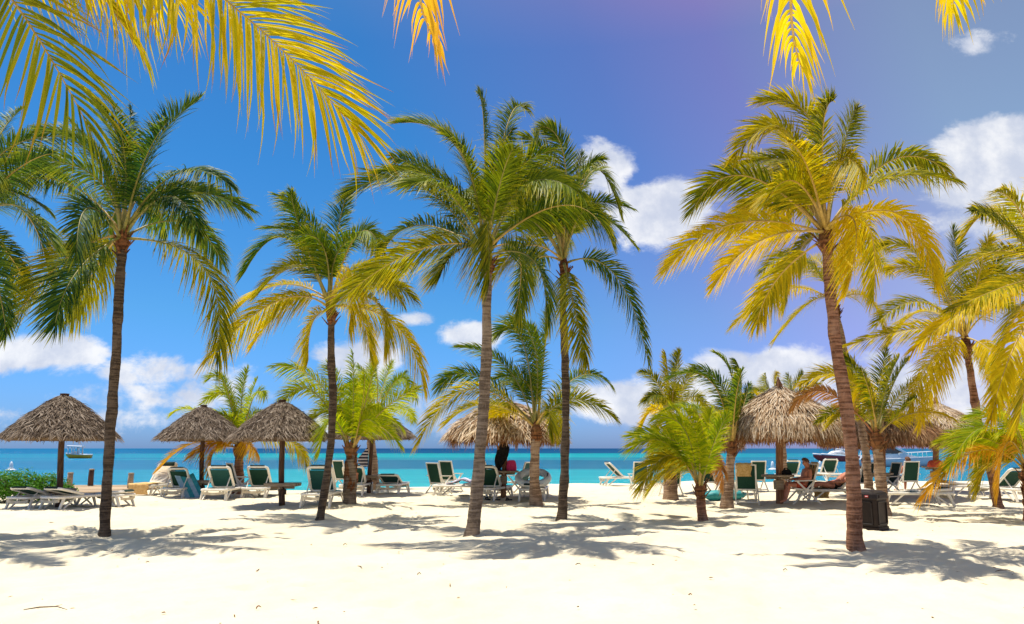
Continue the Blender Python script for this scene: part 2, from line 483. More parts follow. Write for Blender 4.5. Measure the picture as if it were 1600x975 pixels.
# measured positions in metres: camera stands at the origin, +Y is towards the sea
# palms: key, trunk line, crown, fronds (middle, tip, tone), leaf class, radii, leaflet length, extra fronds, label, frond length
PALMS = [
  ('A', [(-7.593, 14.294, -0.06), (-7.645, 14.294, 1.13), (-7.667, 14.294, 1.846), (-7.69, 14.294, 2.699), (-7.701, 14.294, 3.319), (-7.749, 14.294, 4.332), (-7.795, 14.294, 5.609)], (-7.795, 14.294, 5.875), [((-8.045, 13.57, 7.088), (-8.792, 13.063, 7.469), ''), ((-8.525, 15.111, 7.8), (-9.462, 15.684, 9.266), ''), ((-8.379, 15.299, 8.025), (-8.857, 16.003, 9.311), ''), ((-7.593, 14.768, 7.874), (-6.89, 15.1, 9.086), ''), ((-6.399, 13.367, 6.736), (-5.062, 12.719, 6.243), ''), ((-7.081, 15.418, 6.413), (-6.528, 16.205, 5.697), ''), ((-6.08, 14.169, 5.104), (-5.662, 14.081, 3.293), 'y'), ((-9.558, 14.896, 7.166), (-11.233, 15.318, 7.076), ''), ((-7.812, 13.056, 5.958), (-7.395, 12.19, 4.76), ''), ((-8.657, 13.829, 5.147), (-9.4, 13.504, 3.58), 'y'), ((-7.955, 13.155, 4.77), (-7.745, 12.358, 3.576), ''), ((-8.985, 15.531, 5.413), (-9.941, 16.398, 4.441), 'y'), ((-8.732, 15.221, 7.331), (-10.122, 15.87, 8.964), ''), ((-6.972, 13.202, 6.825), (-6.185, 12.438, 7.372), '')], 'deep', 0.095, 0.084, 0.72, 8, 'tall dark green palm standing beside the leftmost grey thatched umbrella', 3.3),
  ('B', [(-4.378, 17.433, -0.06), (-4.295, 17.433, 0.739), (-4.216, 17.433, 1.607), (-4.208, 17.433, 2.79), (-4.294, 17.433, 3.696), (-4.325, 17.433, 4.745)], (-4.385, 17.433, 5.057), [((-4.742, 17.558, 6.72), (-5.888, 17.645, 7.824), ''), ((-4.423, 18.094, 7.045), (-4.294, 18.556, 8.233), ''), ((-5.449, 17.308, 6.615), (-6.386, 17.22, 5.749), ''), ((-5.905, 18.252, 5.665), (-7.254, 18.826, 4.996), 'y'), ((-5.652, 17.308, 5.033), (-7.186, 17.22, 3.565), 'y'), ((-3.597, 16.69, 6.545), (-2.858, 16.171, 5.837), ''), ((-3.748, 18.519, 5.876), (-2.663, 19.279, 6.474), 'y'), ((-2.811, 17.308, 4.521), (-2.053, 17.22, 2.983), 'y'), ((-5.094, 18.595, 4.739), (-5.37, 19.409, 3.9), 'y'), ((-3.928, 18.595, 4.988), (-3.752, 19.409, 4.002), 'y'), ((-3.673, 16.391, 5.549), (-3.501, 15.662, 4.104), 'y'), ((-5.043, 17.006, 6.718), (-5.231, 16.707, 7.572), ''), ((-3.109, 16.377, 4.877), (-2.729, 15.638, 3.686), 'y'), ((-5.625, 18.468, 5.296), (-6.786, 19.192, 4.245), 'y')], 'mid', 0.088, 0.085, 0.62, 6, 'slim curved coconut palm with green top and golden drooping fronds, left of centre', 3.1),
  ('C', [(-0.756, 14.397, -0.06), (-0.656, 14.397, 0.889), (-0.567, 14.397, 2.091), (-0.501, 14.397, 3.331), (-0.495, 14.397, 4.352), (-0.487, 14.397, 5.2)], (-0.541, 14.397, 5.558), [((-1.133, 14.522, 7.741), (-2.322, 14.61, 8.351), ''), ((-0.583, 14.735, 8.076), (-0.725, 14.972, 9.172), ''), ((-0.138, 14.988, 8.334), (0.257, 15.402, 9.082), ''), ((-0.215, 13.122, 6.478), (0.022, 12.23, 6.772), ''), ((-1.906, 13.97, 6.767), (-3.101, 13.67, 6.46), ''), ((-1.677, 15.364, 7.312), (-2.762, 16.041, 8.181), ''), ((-2.042, 15.649, 6.426), (-2.955, 16.526, 6.082), ''), ((-1.874, 13.977, 5.391), (-3.32, 13.683, 4.277), 'y'), ((-0.449, 13.122, 5.733), (-0.38, 12.23, 4.379), 'y'), ((-0.997, 13.122, 5.159), (-1.217, 12.23, 4.468), 'y'), ((0.85, 13.421, 6.117), (1.66, 12.737, 5.457), ''), ((0.14, 15.672, 5.807), (0.087, 16.565, 4.647), ''), ((0.311, 15.462, 7.689), (0.627, 16.206, 8.77), ''), ((0.375, 13.147, 5.008), (0.56, 12.272, 3.671), ''), ((-1.191, 13.122, 6.291), (-1.779, 12.23, 6.088), ''), ((-0.786, 13.263, 6.721), (-1.148, 12.469, 7.08), '')], 'green', 0.128, 0.088, 0.7, 8, 'tallest centre palm with a pale grey trunk and a full green crown', 3.4),
  ('D', [(1.124, 17.433, -0.06), (1.21, 17.433, 1.027), (1.259, 17.433, 2.491), (1.259, 17.433, 3.696), (1.229, 17.433, 4.932), (1.271, 17.433, 5.8)], (1.245, 17.433, 6.168), [((1.041, 17.558, 8.413), (0.292, 17.645, 9.354), ''), ((1.299, 17.308, 8.617), (0.763, 17.22, 9.455), ''), ((2.002, 17.558, 8.413), (2.676, 17.645, 7.373), ''), ((1.756, 16.462, 7.094), (2.232, 15.782, 5.983), ''), ((2.461, 17.308, 5.723), (3.188, 17.22, 3.55), ''), ((1.387, 16.533, 4.909), (1.617, 15.904, 3.401), 'y'), ((0.463, 18.558, 6.241), (0.204, 19.345, 4.865), ''), ((0.198, 18.31, 7.625), (-0.937, 18.923, 7.471), ''), ((1.659, 18.281, 8.135), (1.869, 18.875, 9.435), ''), ((0.263, 16.333, 6.136), (-0.482, 15.564, 4.996), 'y'), ((1.586, 16.62, 7.699), (2.056, 16.051, 8.107), ''), ((0.75, 16.531, 7.509), (0.145, 15.9, 7.893), '')], 'green', 0.105, 0.078, 0.6, 8, 'slender palm just right of the centre palm, its shaggy crown swept by wind', 3.2),
  ('E', [(5.547, 12.427, -0.06), (5.575, 12.427, 0.58), (5.609, 12.427, 1.605), (5.572, 12.427, 2.448), (5.49, 12.427, 3.313), (5.47, 12.427, 4.312), (5.468, 12.427, 5.132)], (5.474, 12.427, 5.363), [((5.43, 12.552, 7.425), (4.556, 12.64, 7.841), ''), ((4.855, 12.302, 7.127), (3.893, 12.215, 6.611), ''), ((4.93, 13.319, 6.897), (4.464, 13.944, 7.226), ''), ((4.092, 12.302, 6.291), (3.123, 12.215, 5.642), ''), ((4.968, 13.357, 6.336), (4.325, 14.007, 5.946), ''), ((3.821, 12.302, 5.417), (2.607, 12.215, 4.554), 'o'), ((4.083, 11.679, 4.952), (3.144, 11.155, 4.084), 'o'), ((4.898, 13.293, 4.682), (4.674, 13.899, 3.946), 'y'), ((6.264, 13.099, 7.292), (6.797, 13.568, 8.192), ''), ((6.775, 12.552, 6.665), (7.842, 12.64, 6.505), ''), ((6.64, 12.163, 5.545), (7.028, 11.977, 4.268), 'o'), ((5.493, 11.396, 5.189), (4.962, 10.674, 3.91), 'o'), ((5.263, 11.789, 6.781), (5.27, 11.342, 7.223), ''), ((4.808, 11.396, 6.088), (4.24, 10.674, 6.218), ''), ((6.649, 13.31, 5.73), (6.947, 13.927, 4.387), 'y'), ((5.416, 13.459, 5.275), (5.383, 14.181, 4.438), 'y'), ((5.343, 13.247, 7.099), (5.11, 13.821, 8.013), '')], 'yell', 0.118, 0.085, 0.58, 7, 'nearest palm with a leaning red-brown trunk and yellow crown, beside the dark bin', 2.75),
  ('F', [(11.004, 23.457, -0.06), (11.026, 23.457, 1.61), (10.887, 23.457, 2.799), (10.657, 23.457, 4.421), (10.445, 23.457, 5.873)], (10.42, 23.457, 6.337), [((8.686, 22.814, 6.536), (6.727, 22.364, 5.236), 'o'), ((10.675, 21.957, 6.152), (10.601, 20.907, 5.036), 'o'), ((12.284, 24.956, 8.001), (13.73, 26.006, 7.794), ''), ((10.018, 24.739, 7.673), (8.94, 25.636, 6.73), ''), ((10.919, 24.957, 8.185), (10.985, 26.007, 9.426), ''), ((10.178, 21.957, 7.192), (10.223, 20.907, 7.697), ''), ((10.356, 24.957, 6.595), (9.445, 26.007, 5.528), 'y'), ((9.771, 21.957, 6.99), (9.177, 20.907, 7.503), '')], 'yell', 0.13, 0.1, 0.75, 4, 'tall yellow palm half hidden behind the nearest leaning palm', 4.0),
  ('G', [(13.085, 20.516, -0.06), (12.997, 20.516, 1.01), (12.827, 20.516, 1.953), (12.771, 20.516, 3.0), (12.719, 20.516, 4.283)], (12.7, 20.516, 4.753), [((11.585, 20.641, 4.956), (9.408, 20.728, 4.42), ''), ((11.113, 19.674, 5.502), (9.513, 19.085, 4.771), ''), ((12.421, 21.179, 6.606), (11.323, 21.644, 6.874), ''), ((11.244, 19.628, 3.995), (10.12, 19.006, 2.491), 'o'), ((11.646, 19.782, 4.048), (10.454, 19.269, 2.127), 'o'), ((13.22, 21.255, 6.624), (13.466, 21.772, 8.193), ''), ((14.636, 21.564, 5.722), (16.21, 22.298, 5.067), ''), ((12.873, 19.462, 3.94), (12.902, 18.724, 2.526), 'o'), ((13.31, 19.957, 6.408), (13.994, 19.566, 6.907), ''), ((11.785, 20.641, 6.951), (10.723, 20.728, 7.356), ''), ((12.792, 19.721, 6.261), (12.81, 19.165, 7.189), ''), ((11.712, 19.559, 6.045), (10.829, 18.889, 6.933), ''), ((14.011, 21.789, 4.03), (14.815, 22.681, 2.76), 'y')], 'yell', 0.115, 0.09, 0.66, 4, 'palm with slanting red-brown trunk and wide golden crown near the right edge', 3.4),
  ('H', [(9.49, 13.077, -0.06), (9.687, 13.077, 1.605), (9.788, 13.077, 3.173), (9.844, 13.077, 4.276)], (9.861, 13.077, 4.572), [((9.728, 14.092, 6.171), (9.407, 14.803, 5.944), ''), ((8.463, 12.85, 4.264), (6.917, 12.692, 3.26), 'o'), ((9.569, 14.046, 5.41), (8.745, 14.725, 4.88), ''), ((8.652, 12.524, 3.436), (7.785, 12.137, 2.066), 'o'), ((9.77, 13.825, 3.262), (9.737, 14.348, 2.09), 'y'), ((8.44, 11.967, 4.32), (6.679, 11.19, 3.659), ''), ((8.594, 11.914, 5.408), (7.657, 11.1, 5.568), ''), ((9.936, 12.265, 5.405), (10.058, 11.697, 4.902), ''), ((11.319, 13.89, 4.631), (12.538, 14.46, 3.848), ''), ((9.342, 12.314, 5.652), (8.932, 11.78, 6.262), ''), ((8.352, 11.914, 5.185), (7.218, 11.1, 5.253), ''), ((9.844, 14.16, 4.18), (9.821, 14.918, 3.004), 'y')], 'yell', 0.16, 0.12, 0.48, 1, 'palm beyond the right edge whose big golden fronds reach into view', 3.1),
  ('I', [(-9.796, 13.519, -0.06), (-9.923, 13.519, 1.606), (-10.065, 13.519, 3.702), (-10.23, 13.519, 5.668)], (-10.247, 13.519, 5.985), [((-8.578, 12.319, 5.747), (-7.332, 11.479, 4.756), ''), ((-10.425, 14.719, 5.619), (-10.355, 15.559, 4.924), ''), ((-10.595, 14.719, 7.738), (-10.574, 15.559, 8.483), ''), ((-10.884, 14.634, 7.817), (-10.937, 15.415, 9.058), ''), ((-10.134, 14.697, 7.388), (-9.809, 15.521, 7.326), ''), ((-10.642, 12.704, 6.384), (-10.739, 12.133, 5.593), ''), ((-11.202, 14.163, 7.755), (-12.103, 14.614, 8.962), ''), ((-10.235, 12.695, 5.184), (-10.148, 12.118, 3.916), ''), ((-10.553, 14.719, 6.861), (-10.187, 15.559, 6.72), ''), ((-9.007, 12.494, 4.667), (-8.148, 11.776, 3.431), ''), ((-8.764, 12.319, 6.357), (-7.576, 11.479, 6.365), '')], 'deep', 0.16, 0.12, 0.64, 4, 'dark green palm beyond the left edge whose fronds reach into view', 3.2),
  ('J', [(-9.716, 27.02, -0.06), (-9.772, 27.02, 0.824), (-9.794, 27.02, 1.498)], (-9.789, 27.02, 1.77), [((-10.371, 27.145, 3.499), (-11.323, 27.233, 3.225), ''), ((-9.876, 27.145, 3.453), (-9.74, 27.233, 4.495), ''), ((-9.141, 26.251, 3.347), (-8.56, 25.712, 3.399), ''), ((-10.418, 26.895, 3.852), (-10.957, 26.808, 4.077), ''), ((-11.35, 26.895, 1.792), (-12.493, 26.808, 0.896), 'o'), ((-11.376, 27.145, 2.872), (-12.349, 27.233, 2.876), ''), ((-10.243, 26.045, 1.567), (-10.091, 25.363, 0.808), 'o'), ((-8.151, 27.145, 1.885), (-7.437, 27.233, 1.021), 'y'), ((-9.218, 26.045, 1.829), (-8.515, 25.363, 1.356), 'o'), ((-10.287, 27.326, 2.997), (-10.855, 27.54, 4.192), ''), ((-9.823, 27.541, 3.008), (-9.617, 27.905, 4.178), ''), ((-10.237, 26.095, 1.83), (-10.815, 25.448, 1.355), 'o')], 'lime', 0.2, 0.15, 0.58, 4, 'young palm with bright green upright fronds between the second and third umbrellas', 2.6),
  ('K', [(-4.599, 21.645, -0.06), (-4.617, 21.645, 0.443), (-4.62, 21.645, 0.978), (-4.645, 21.645, 1.609)], (-4.625, 21.645, 1.573), [((-4.587, 21.52, 2.7), (-4.652, 21.433, 4.365), ''), ((-5.649, 21.77, 3.461), (-7.063, 21.858, 3.999), ''), ((-5.826, 21.77, 3.236), (-6.774, 21.858, 2.904), ''), ((-5.017, 20.895, 2.402), (-5.2, 20.371, 1.523), ''), ((-3.699, 21.52, 2.7), (-2.667, 21.433, 3.321), ''), ((-4.05, 22.492, 2.463), (-3.437, 23.084, 2.231), ''), ((-5.385, 21.985, 2.724), (-6.264, 22.223, 1.983), ''), ((-4.228, 21.77, 3.236), (-3.992, 21.858, 4.133), ''), ((-5.068, 21.77, 3.086), (-5.47, 21.858, 4.038), ''), ((-4.25, 21.041, 2.676), (-4.111, 20.617, 3.63), '')], 'lime', 0.17, 0.14, 0.6, 4, 'stocky young palm with a rough short trunk beside the slim curved palm', 2.5),
  ('L', [(-5.316, 29.468, -0.06), (-5.428, 29.468, 1.12), (-5.529, 29.468, 1.86), (-5.365, 29.468, 2.981)], (-5.369, 29.468, 3.107), [((-5.241, 30.302, 4.19), (-5.023, 30.886, 5.179), ''), ((-4.417, 29.149, 4.293), (-3.74, 28.926, 3.525), ''), ((-5.879, 30.355, 4.142), (-6.458, 30.976, 5.0), ''), ((-4.214, 28.5, 3.106), (-3.624, 27.822, 2.597), ''), ((-5.207, 28.668, 4.051), (-5.26, 28.109, 4.98), ''), ((-6.289, 30.443, 3.417), (-7.078, 31.126, 2.926), ''), ((-4.931, 30.348, 4.063), (-4.433, 30.964, 4.783), ''), ((-5.782, 28.493, 3.79), (-6.249, 27.811, 3.857), ''), ((-5.094, 30.443, 2.897), (-4.778, 31.126, 1.874), '')], 'lime', 0.19, 0.14, 0.58, 4, 'small palm with pale ringed trunk behind the umbrella hung with a striped towel', 2.6),
  ('M', [(0.691, 21.645, -0.06), (0.64, 21.645, 0.71), (0.663, 21.645, 1.428), (0.703, 21.645, 1.973)], (0.704, 21.645, 2.265), [((-1.208, 21.52, 3.291), (-2.65, 21.433, 1.753), 'y'), ((-1.038, 21.77, 3.687), (-2.116, 21.858, 3.393), ''), ((-0.189, 21.77, 3.971), (-1.564, 21.858, 4.554), ''), ((0.676, 21.52, 4.471), (0.0, 21.433, 5.351), ''), ((0.988, 21.77, 4.6), (1.193, 21.858, 5.66), ''), ((1.933, 22.319, 3.701), (2.996, 22.79, 3.548), ''), ((0.286, 21.77, 4.792), (-0.421, 21.858, 4.998), ''), ((0.986, 20.483, 2.647), (0.976, 19.669, 2.071), ''), ((-0.196, 22.798, 2.805), (-0.907, 23.604, 1.927), 'y'), ((0.868, 22.173, 4.266), (0.692, 22.543, 5.305), ''), ((-0.768, 22.323, 2.894), (-1.953, 22.797, 2.378), 'y'), ((1.372, 22.808, 2.766), (1.612, 23.622, 1.808), '')], 'mid', 0.16, 0.115, 0.7, 3, 'low palm with ringed pale trunk whose left fronds sweep over the centre umbrella', 3.1),
  ('N', [(4.951, 23.741, -0.06), (4.975, 23.741, 0.623), (5.046, 23.741, 1.411), (5.076, 23.741, 2.169)], (5.085, 23.741, 2.41), [((4.787, 24.274, 3.675), (4.318, 24.647, 4.091), ''), ((5.27, 23.866, 3.805), (5.472, 23.954, 4.732), ''), ((4.364, 23.082, 2.78), (3.822, 22.621, 1.875), 'o'), ((5.903, 24.455, 3.269), (6.541, 24.954, 2.876), ''), ((4.643, 22.916, 3.164), (4.003, 22.339, 3.029), ''), ((5.301, 22.916, 2.382), (5.413, 22.339, 1.423), 'o'), ((5.004, 23.616, 3.619), (4.921, 23.529, 4.594), ''), ((4.521, 22.958, 2.286), (4.185, 22.41, 1.235), 'o'), ((5.624, 24.284, 3.571), (6.103, 24.664, 4.243), ''), ((4.796, 22.916, 1.995), (4.642, 22.339, 1.143), 'o')], 'yell', 0.2, 0.14, 0.5, 3, 'thick-trunked palm with dry yellowed fronds behind the lime green young palm', 2.2),
  ('O', [(4.348, 17.433, -0.06), (4.334, 17.433, 0.311), (4.321, 17.433, 0.668)], (4.311, 17.433, 0.768), [((3.818, 17.558, 1.755), (2.772, 17.645, 1.874), ''), ((4.304, 17.714, 1.726), (3.851, 17.912, 2.577), ''), ((4.504, 16.957, 1.579), (4.795, 16.624, 2.337), ''), ((3.602, 17.297, 1.434), (2.901, 17.203, 0.68), 'y'), ((3.99, 18.099, 1.185), (3.381, 18.565, 0.607), 'y'), ((3.99, 17.278, 2.014), (3.327, 17.17, 2.259), ''), ((4.85, 18.183, 1.38), (5.255, 18.708, 0.954), 'k'), ((4.659, 17.911, 1.758), (4.861, 18.245, 2.533), ''), ((3.53, 17.252, 1.723), (2.771, 17.125, 1.607), ''), ((4.229, 18.059, 1.608), (4.124, 18.497, 2.31), ''), ((4.315, 16.952, 1.892), (4.07, 16.615, 2.45), ''), ((4.936, 18.17, 1.304), (5.198, 18.686, 0.601), 'k'), ((4.196, 16.967, 1.749), (3.862, 16.641, 2.451), ''), ((4.598, 17.987, 1.683), (5.046, 18.375, 2.383), ''), ((4.077, 18.08, 1.532), (3.472, 18.533, 1.608), '')], 'lime', 0.1, 0.085, 0.52, 0, 'short young lime green palm with a thin brown trunk in open sand', 2.0),
  ('P', [(5.892, 20.953, -0.06), (5.975, 20.953, 0.566), (6.061, 20.953, 1.172), (6.118, 20.953, 1.574)], (6.129, 20.953, 1.785), [((6.307, 21.078, 3.402), (5.847, 21.165, 4.294), ''), ((5.589, 20.828, 3.47), (4.4, 20.74, 3.516), ''), ((6.568, 21.245, 3.233), (6.531, 21.45, 4.123), ''), ((6.744, 21.796, 2.715), (7.164, 22.386, 3.514), ''), ((5.35, 21.465, 2.698), (4.5, 21.823, 2.679), ''), ((5.969, 20.828, 3.165), (5.135, 20.74, 3.877), ''), ((6.756, 21.853, 2.624), (7.205, 22.483, 3.038), ''), ((5.575, 20.27, 2.637), (4.979, 19.792, 1.774), ''), ((6.127, 20.303, 2.986), (6.199, 19.848, 3.641), '')], 'mid', 0.15, 0.11, 0.54, 1, 'palm with ringed grey trunk left of the golden umbrella', 2.4),
  ('Q', [(8.96, 18.407, -0.06), (8.963, 18.407, 0.54), (8.954, 18.407, 1.3), (8.948, 18.407, 1.762)], (8.967, 18.407, 1.979), [((8.939, 18.965, 3.221), (8.765, 19.355, 3.995), ''), ((8.38, 18.532, 3.344), (7.243, 18.62, 3.143), ''), ((8.65, 17.925, 3.132), (7.975, 17.587, 2.424), 'o'), ((9.358, 18.847, 3.048), (9.792, 19.154, 4.155), ''), ((9.729, 18.875, 3.213), (10.395, 19.203, 3.909), ''), ((9.229, 17.545, 2.497), (9.228, 16.941, 2.727), ''), ((7.839, 18.532, 2.992), (7.009, 18.62, 2.552), 'k'), ((10.242, 18.931, 2.487), (11.417, 19.297, 2.34), 'o'), ((8.943, 19.27, 2.585), (8.514, 19.874, 2.278), 'y'), ((9.008, 17.818, 3.046), (9.149, 17.405, 3.693), ''), ((8.493, 17.59, 2.801), (8.053, 17.018, 3.424), ''), ((9.867, 19.088, 2.821), (10.846, 19.565, 3.442), '')], 'yell', 0.14, 0.11, 0.5, 1, 'palm with ringed tan trunk directly behind the dark bin', 2.3),
  ('R', [(11.538, 16.984, -0.06), (11.571, 16.984, 0.483), (11.604, 16.984, 0.971)], (11.599, 16.984, 1.154), [((10.676, 16.859, 2.061), (9.62, 16.771, 1.021), 'l'), ((11.532, 17.48, 2.196), (10.98, 17.827, 2.329), 'l'), ((10.4, 16.859, 1.537), (9.025, 16.771, 0.47), 'o'), ((11.391, 17.575, 1.755), (10.723, 17.989, 1.608), 'l'), ((11.326, 17.65, 1.43), (11.149, 18.116, 0.631), 'y'), ((12.138, 17.708, 2.204), (12.23, 18.214, 2.687), 'l'), ((11.991, 16.661, 2.169), (12.43, 16.435, 2.44), ''), ((12.751, 17.412, 1.607), (13.49, 17.712, 1.018), ''), ((10.919, 16.52, 1.745), (10.369, 16.195, 0.668), 'o'), ((10.806, 17.109, 1.823), (9.826, 17.196, 1.751), ''), ((11.008, 16.289, 2.018), (10.186, 15.802, 2.408), '')], 'lime', 0.13, 0.11, 0.55, 5, 'low lime and orange palm spreading in from the right edge', 2.1),
  ('S', [(10.268, 28.604, -0.06), (10.295, 28.604, 1.134), (10.342, 28.604, 2.576)], (10.366, 28.604, 2.941), [((9.882, 29.203, 3.794), (9.183, 29.622, 3.419), ''), ((10.164, 29.427, 3.861), (10.3, 30.002, 4.554), ''), ((10.983, 29.466, 3.738), (11.26, 30.07, 4.535), ''), ((11.358, 29.239, 3.797), (12.323, 29.683, 4.137), ''), ((10.719, 27.851, 3.981), (10.778, 27.324, 4.291), ''), ((9.503, 29.007, 3.58), (8.804, 29.289, 2.973), ''), ((10.436, 29.431, 4.116), (10.802, 30.01, 4.633), '')], 'yell', 0.13, 0.1, 0.5, 0, 'palm behind the golden umbrella, only its yellow frond tips showing above the thatch', 2.3),
  ('T', [(-4.65, 4.1, -0.06), (-4.515, 4.19, 1.715), (-4.312, 4.325, 3.528), (-4.2, 4.4, 4.75)], (-4.2, 4.4, 4.9), [((-2.688, 4.5, 5.032), (-1.039, 4.7, 3.698), 'Z'), ((-3.491, 4.3, 4.749), (-2.791, 4.6, 3.667), 'X'), ((-3.724, 4.6, 5.577), (-2.757, 5.0, 4.499), 'o'), ((-3.352, 4.4, 5.11), (-2.337, 4.8, 4.757), 'o'), ((-5.279, 4.2, 5.09), (-5.862, 4.5, 3.867), 'g'), ((-5.642, 5.0, 7.151), (-6.768, 6.5, 9.457), 'g'), ((-4.789, 5.5, 7.244), (-4.419, 6.5, 7.738), 'g')], 'gold', 0.16, 0.12, 0.9, 0, 'nearby palm whose huge backlit golden frond hangs across the upper left corner', 4.5),
  ('V', [(1.1, -1.6, -0.06), (1.13, -0.94, 1.96), (1.175, 0.05, 4.032), (1.2, 0.6, 5.45)], (1.2, 0.6, 5.6), [((-0.182, 2.2, 4.123), (-0.504, 4.6, 4.309), 'Y'), ((1.21, 2.6, 4.176), (2.007, 4.7, 4.147), 'W'), ((1.96, 2.6, 4.486), (3.078, 4.7, 4.602), 'W'), ((-0.516, 1.9, 4.982), (-2.195, 3.0, 5.302), 'g'), ((2.173, 2, 4.593), (3.927, 2.6, 4.176), 'g')], 'gold', 0.16, 0.12, 0.9, 0, 'palm leaning overhead whose yellow frond tips dangle in from the top edge', 4.5),
]
UMBRELLAS = [
  ((-12.471, 20.953, 0), -0.177, 1.379, 1.908, 3.084, 0.399, 0.497, 'grey', 0.075, 'grey thatched umbrella farthest left, beside the low green bush'),
  ((-10.473, 25.604, 0), -0.149, 1.352, 1.955, 3.04, 0.31, 0.505, 'grey', 0.07, 'smaller grey thatched umbrella, second from the left, its roof half overlapped by the next one'),
  ((-6.544, 21.645, 0), -0.163, 1.331, 1.9, 2.947, 0.45, 0.585, 'grey', 0.075, 'grey thatched umbrella left of the slim curved palm, plank table round its post'),
  ((-5.027, 26.652, 0), 0.067, 1.431, 1.969, 2.963, 0.369, 0.592, 'grey', 0.07, 'grey thatched umbrella behind the stocky young palm, striped towel on its post'),
  ((-0.269, 24.637, 0), 0.059, 1.834, 1.776, 3.028, 0.491, 0.851, 'shag', 0.085, 'shaggy thatched umbrella at the centre behind two palm trunks, dark cloth on its post'),
  ((7.772, 22.133, 0), 0.229, 1.763, 1.758, 3.435, 0.46, 0.817, 'gold', 0.09, 'large golden thatched umbrella with a pointed cap, over the man in the chair'),
  ((12.314, 25.273, 0), 0.266, 1.926, 1.738, 2.957, 0.394, 0.811, 'gold', 0.085, 'broad brown thatched umbrella behind the palm at the dark bin'),
  ((15.956, 28.604, 0), 0.383, 1.585, 1.804, 3.307, 0.396, 0.897, 'gold', 0.085, 'golden thatched umbrella second from the right end, above the red cloth'),
  ((6.826, 27.02, 0), 0.168, 1.17, 1.611, 2.867, 0, 0, 'gold', 0.085, 'thatched umbrella almost hidden behind two low palms, right of centre'),
]
FURNITURE = [
  ('chaise', -12.915, 20.947, 80, 16, '', 'flat white lounger with green sling in front of the bush, nearest the left edge'),
  ('chaise', -11.694, 20.545, 70, 14, '', 'white lounger with its head end toward us, under the leftmost umbrella'),
  ('chaise', -11.556, 21.253, 176, 4, '', 'flat white lounger with dark sling set sideways behind the tall left palm'),
  ('chaise', -12.412, 26.504, -98, 52, 'cream', 'white lounger facing us with a pale cushion, orange-edged towel over its foot'),
  ('chaise', -11.047, 25.487, 90, 52, '', 'white lounger with raised green back, left of the second umbrella post'),
  ('chaise', -9.303, 24.591, 90, 50, '', 'white lounger with raised green back, right of the second umbrella post'),
  ('chair', -9.309, 26.104, 40, 0, '', 'folding chair turned sideways behind the young palm of the left umbrellas'),
  ('chaise', -8.481, 25.801, 90, 50, '', 'white lounger with raised green back, just left of the plank table umbrella'),
  ('chaise', -5.286, 21.366, 90, 52, '', 'white lounger with raised green back, beside the slim curved palm trunk'),
  ('chair', -6.607, 29.968, 60, 0, '', 'tall-backed white folding chair between slim curved palm and stocky palm'),
  ('chaise', -5.359, 26.123, 90, 42, '', 'white lounger hidden behind the rough trunk of the stocky palm'),
  ('chaise', -4.25, 27.143, 86, 20, '', 'white lounger with half-lowered green back, right of the striped towel umbrella'),
  ('chair', -2.631, 27.699, 55, 0, '', 'left one of two tall green-backed chairs by the water, left of centre palm'),
  ('chair', -2.314, 29.004, 62, 0, '', 'right one of two tall green-backed chairs by the water, left of centre palm'),
  ('chaise', -1.681, 25.954, 170, 3, '', 'low lounger with a lilac towel partly behind the centre palm trunk'),
  ('chaise', -0.639, 24.591, 72, 48, '', 'lounger with dark sling back, right beside the centre palm trunk'),
  ('chair', -0.637, 27.62, 20, 0, '', 'folding chair behind the small table of the shaggy umbrella, left side'),
  ('chair', 0.202, 26.952, 150, 0, '', 'folding chair right of the small table of the shaggy umbrella'),
  ('chaise', 0.701, 24.029, 84, 6, '', 'flat lounger under the pale inflatable ring, behind the ringed palm trunk'),
  ('chaise', 4.867, 33.259, 12, 44, 'cream', 'white lounger side-on at the waterline with a towel on its back'),
  ('chair', 4.968, 29.768, 95, 0, '', 'blue-green backed chair at the waterline, left of the lime palm'),
  ('chair', 5.46, 26.244, 100, 0, '', 'white folding chair behind the thick-trunked dry palm'),
  ('chair', 7.039, 26.593, 40, 0, 'tan', 'folding chair with tan towel between the lime palm and the ringed grey trunk'),
  ('chair', 6.839, 22.187, 76, 0, 'gold', 'dark green folding chair with gold towel over its top, left of golden umbrella post'),
  ('chair', 9.352, 29.104, 92, 0, '', 'white framed chair near the water, left of golden umbrella post'),
  ('chaise', 13.502, 36.862, 90, 50, '', 'white lounger near the water, seen above the seated man'),
  ('chair', 8.326, 21.945, 182, 0, 'gold', 'cream folding chair with the shirtless man sitting in it'),
  ('chaise', 9.705, 22.944, 180, 42, '', 'lounger with the sunbather stretched out on it, left of the nearest trunk'),
  ('chaise', 15.619, 37.542, 90, 50, '', 'white lounger near the water, left of the nearest leaning trunk'),
  ('chair', 12.561, 27.32, 110, 0, 'dark', 'dark folding chair behind the nearest leaning trunk'),
  ('chair', 12.95, 26.244, 185, 0, 'dark', 'folding chair right of the ringed trunk behind the bin'),
  ('chair', 14.631, 28.089, 92, 0, '', 'green backed chair seen squarely from behind, holding a person facing the sea'),
  ('chaise', 11.309, 21.479, 178, 4, '', 'long flat lounger with dark sling, right of the bin'),
  ('chaise', 15.559, 25.904, 8, 6, '', 'flat lounger partly hidden behind the orange fronds of the low right palm'),
  ('chaise', 15.166, 23.494, 100, 40, '', 'lounger cut off by the right edge, below the lime fronds'),
]

# ------------------------------------------------------------------ sand, sea
def crest(x):
    return np.interp(x, [-40, -20, -12, -6, 3, 14, 30, 60], [27, 27.5, 29, 30.6, 35, 38.6, 39, 40])


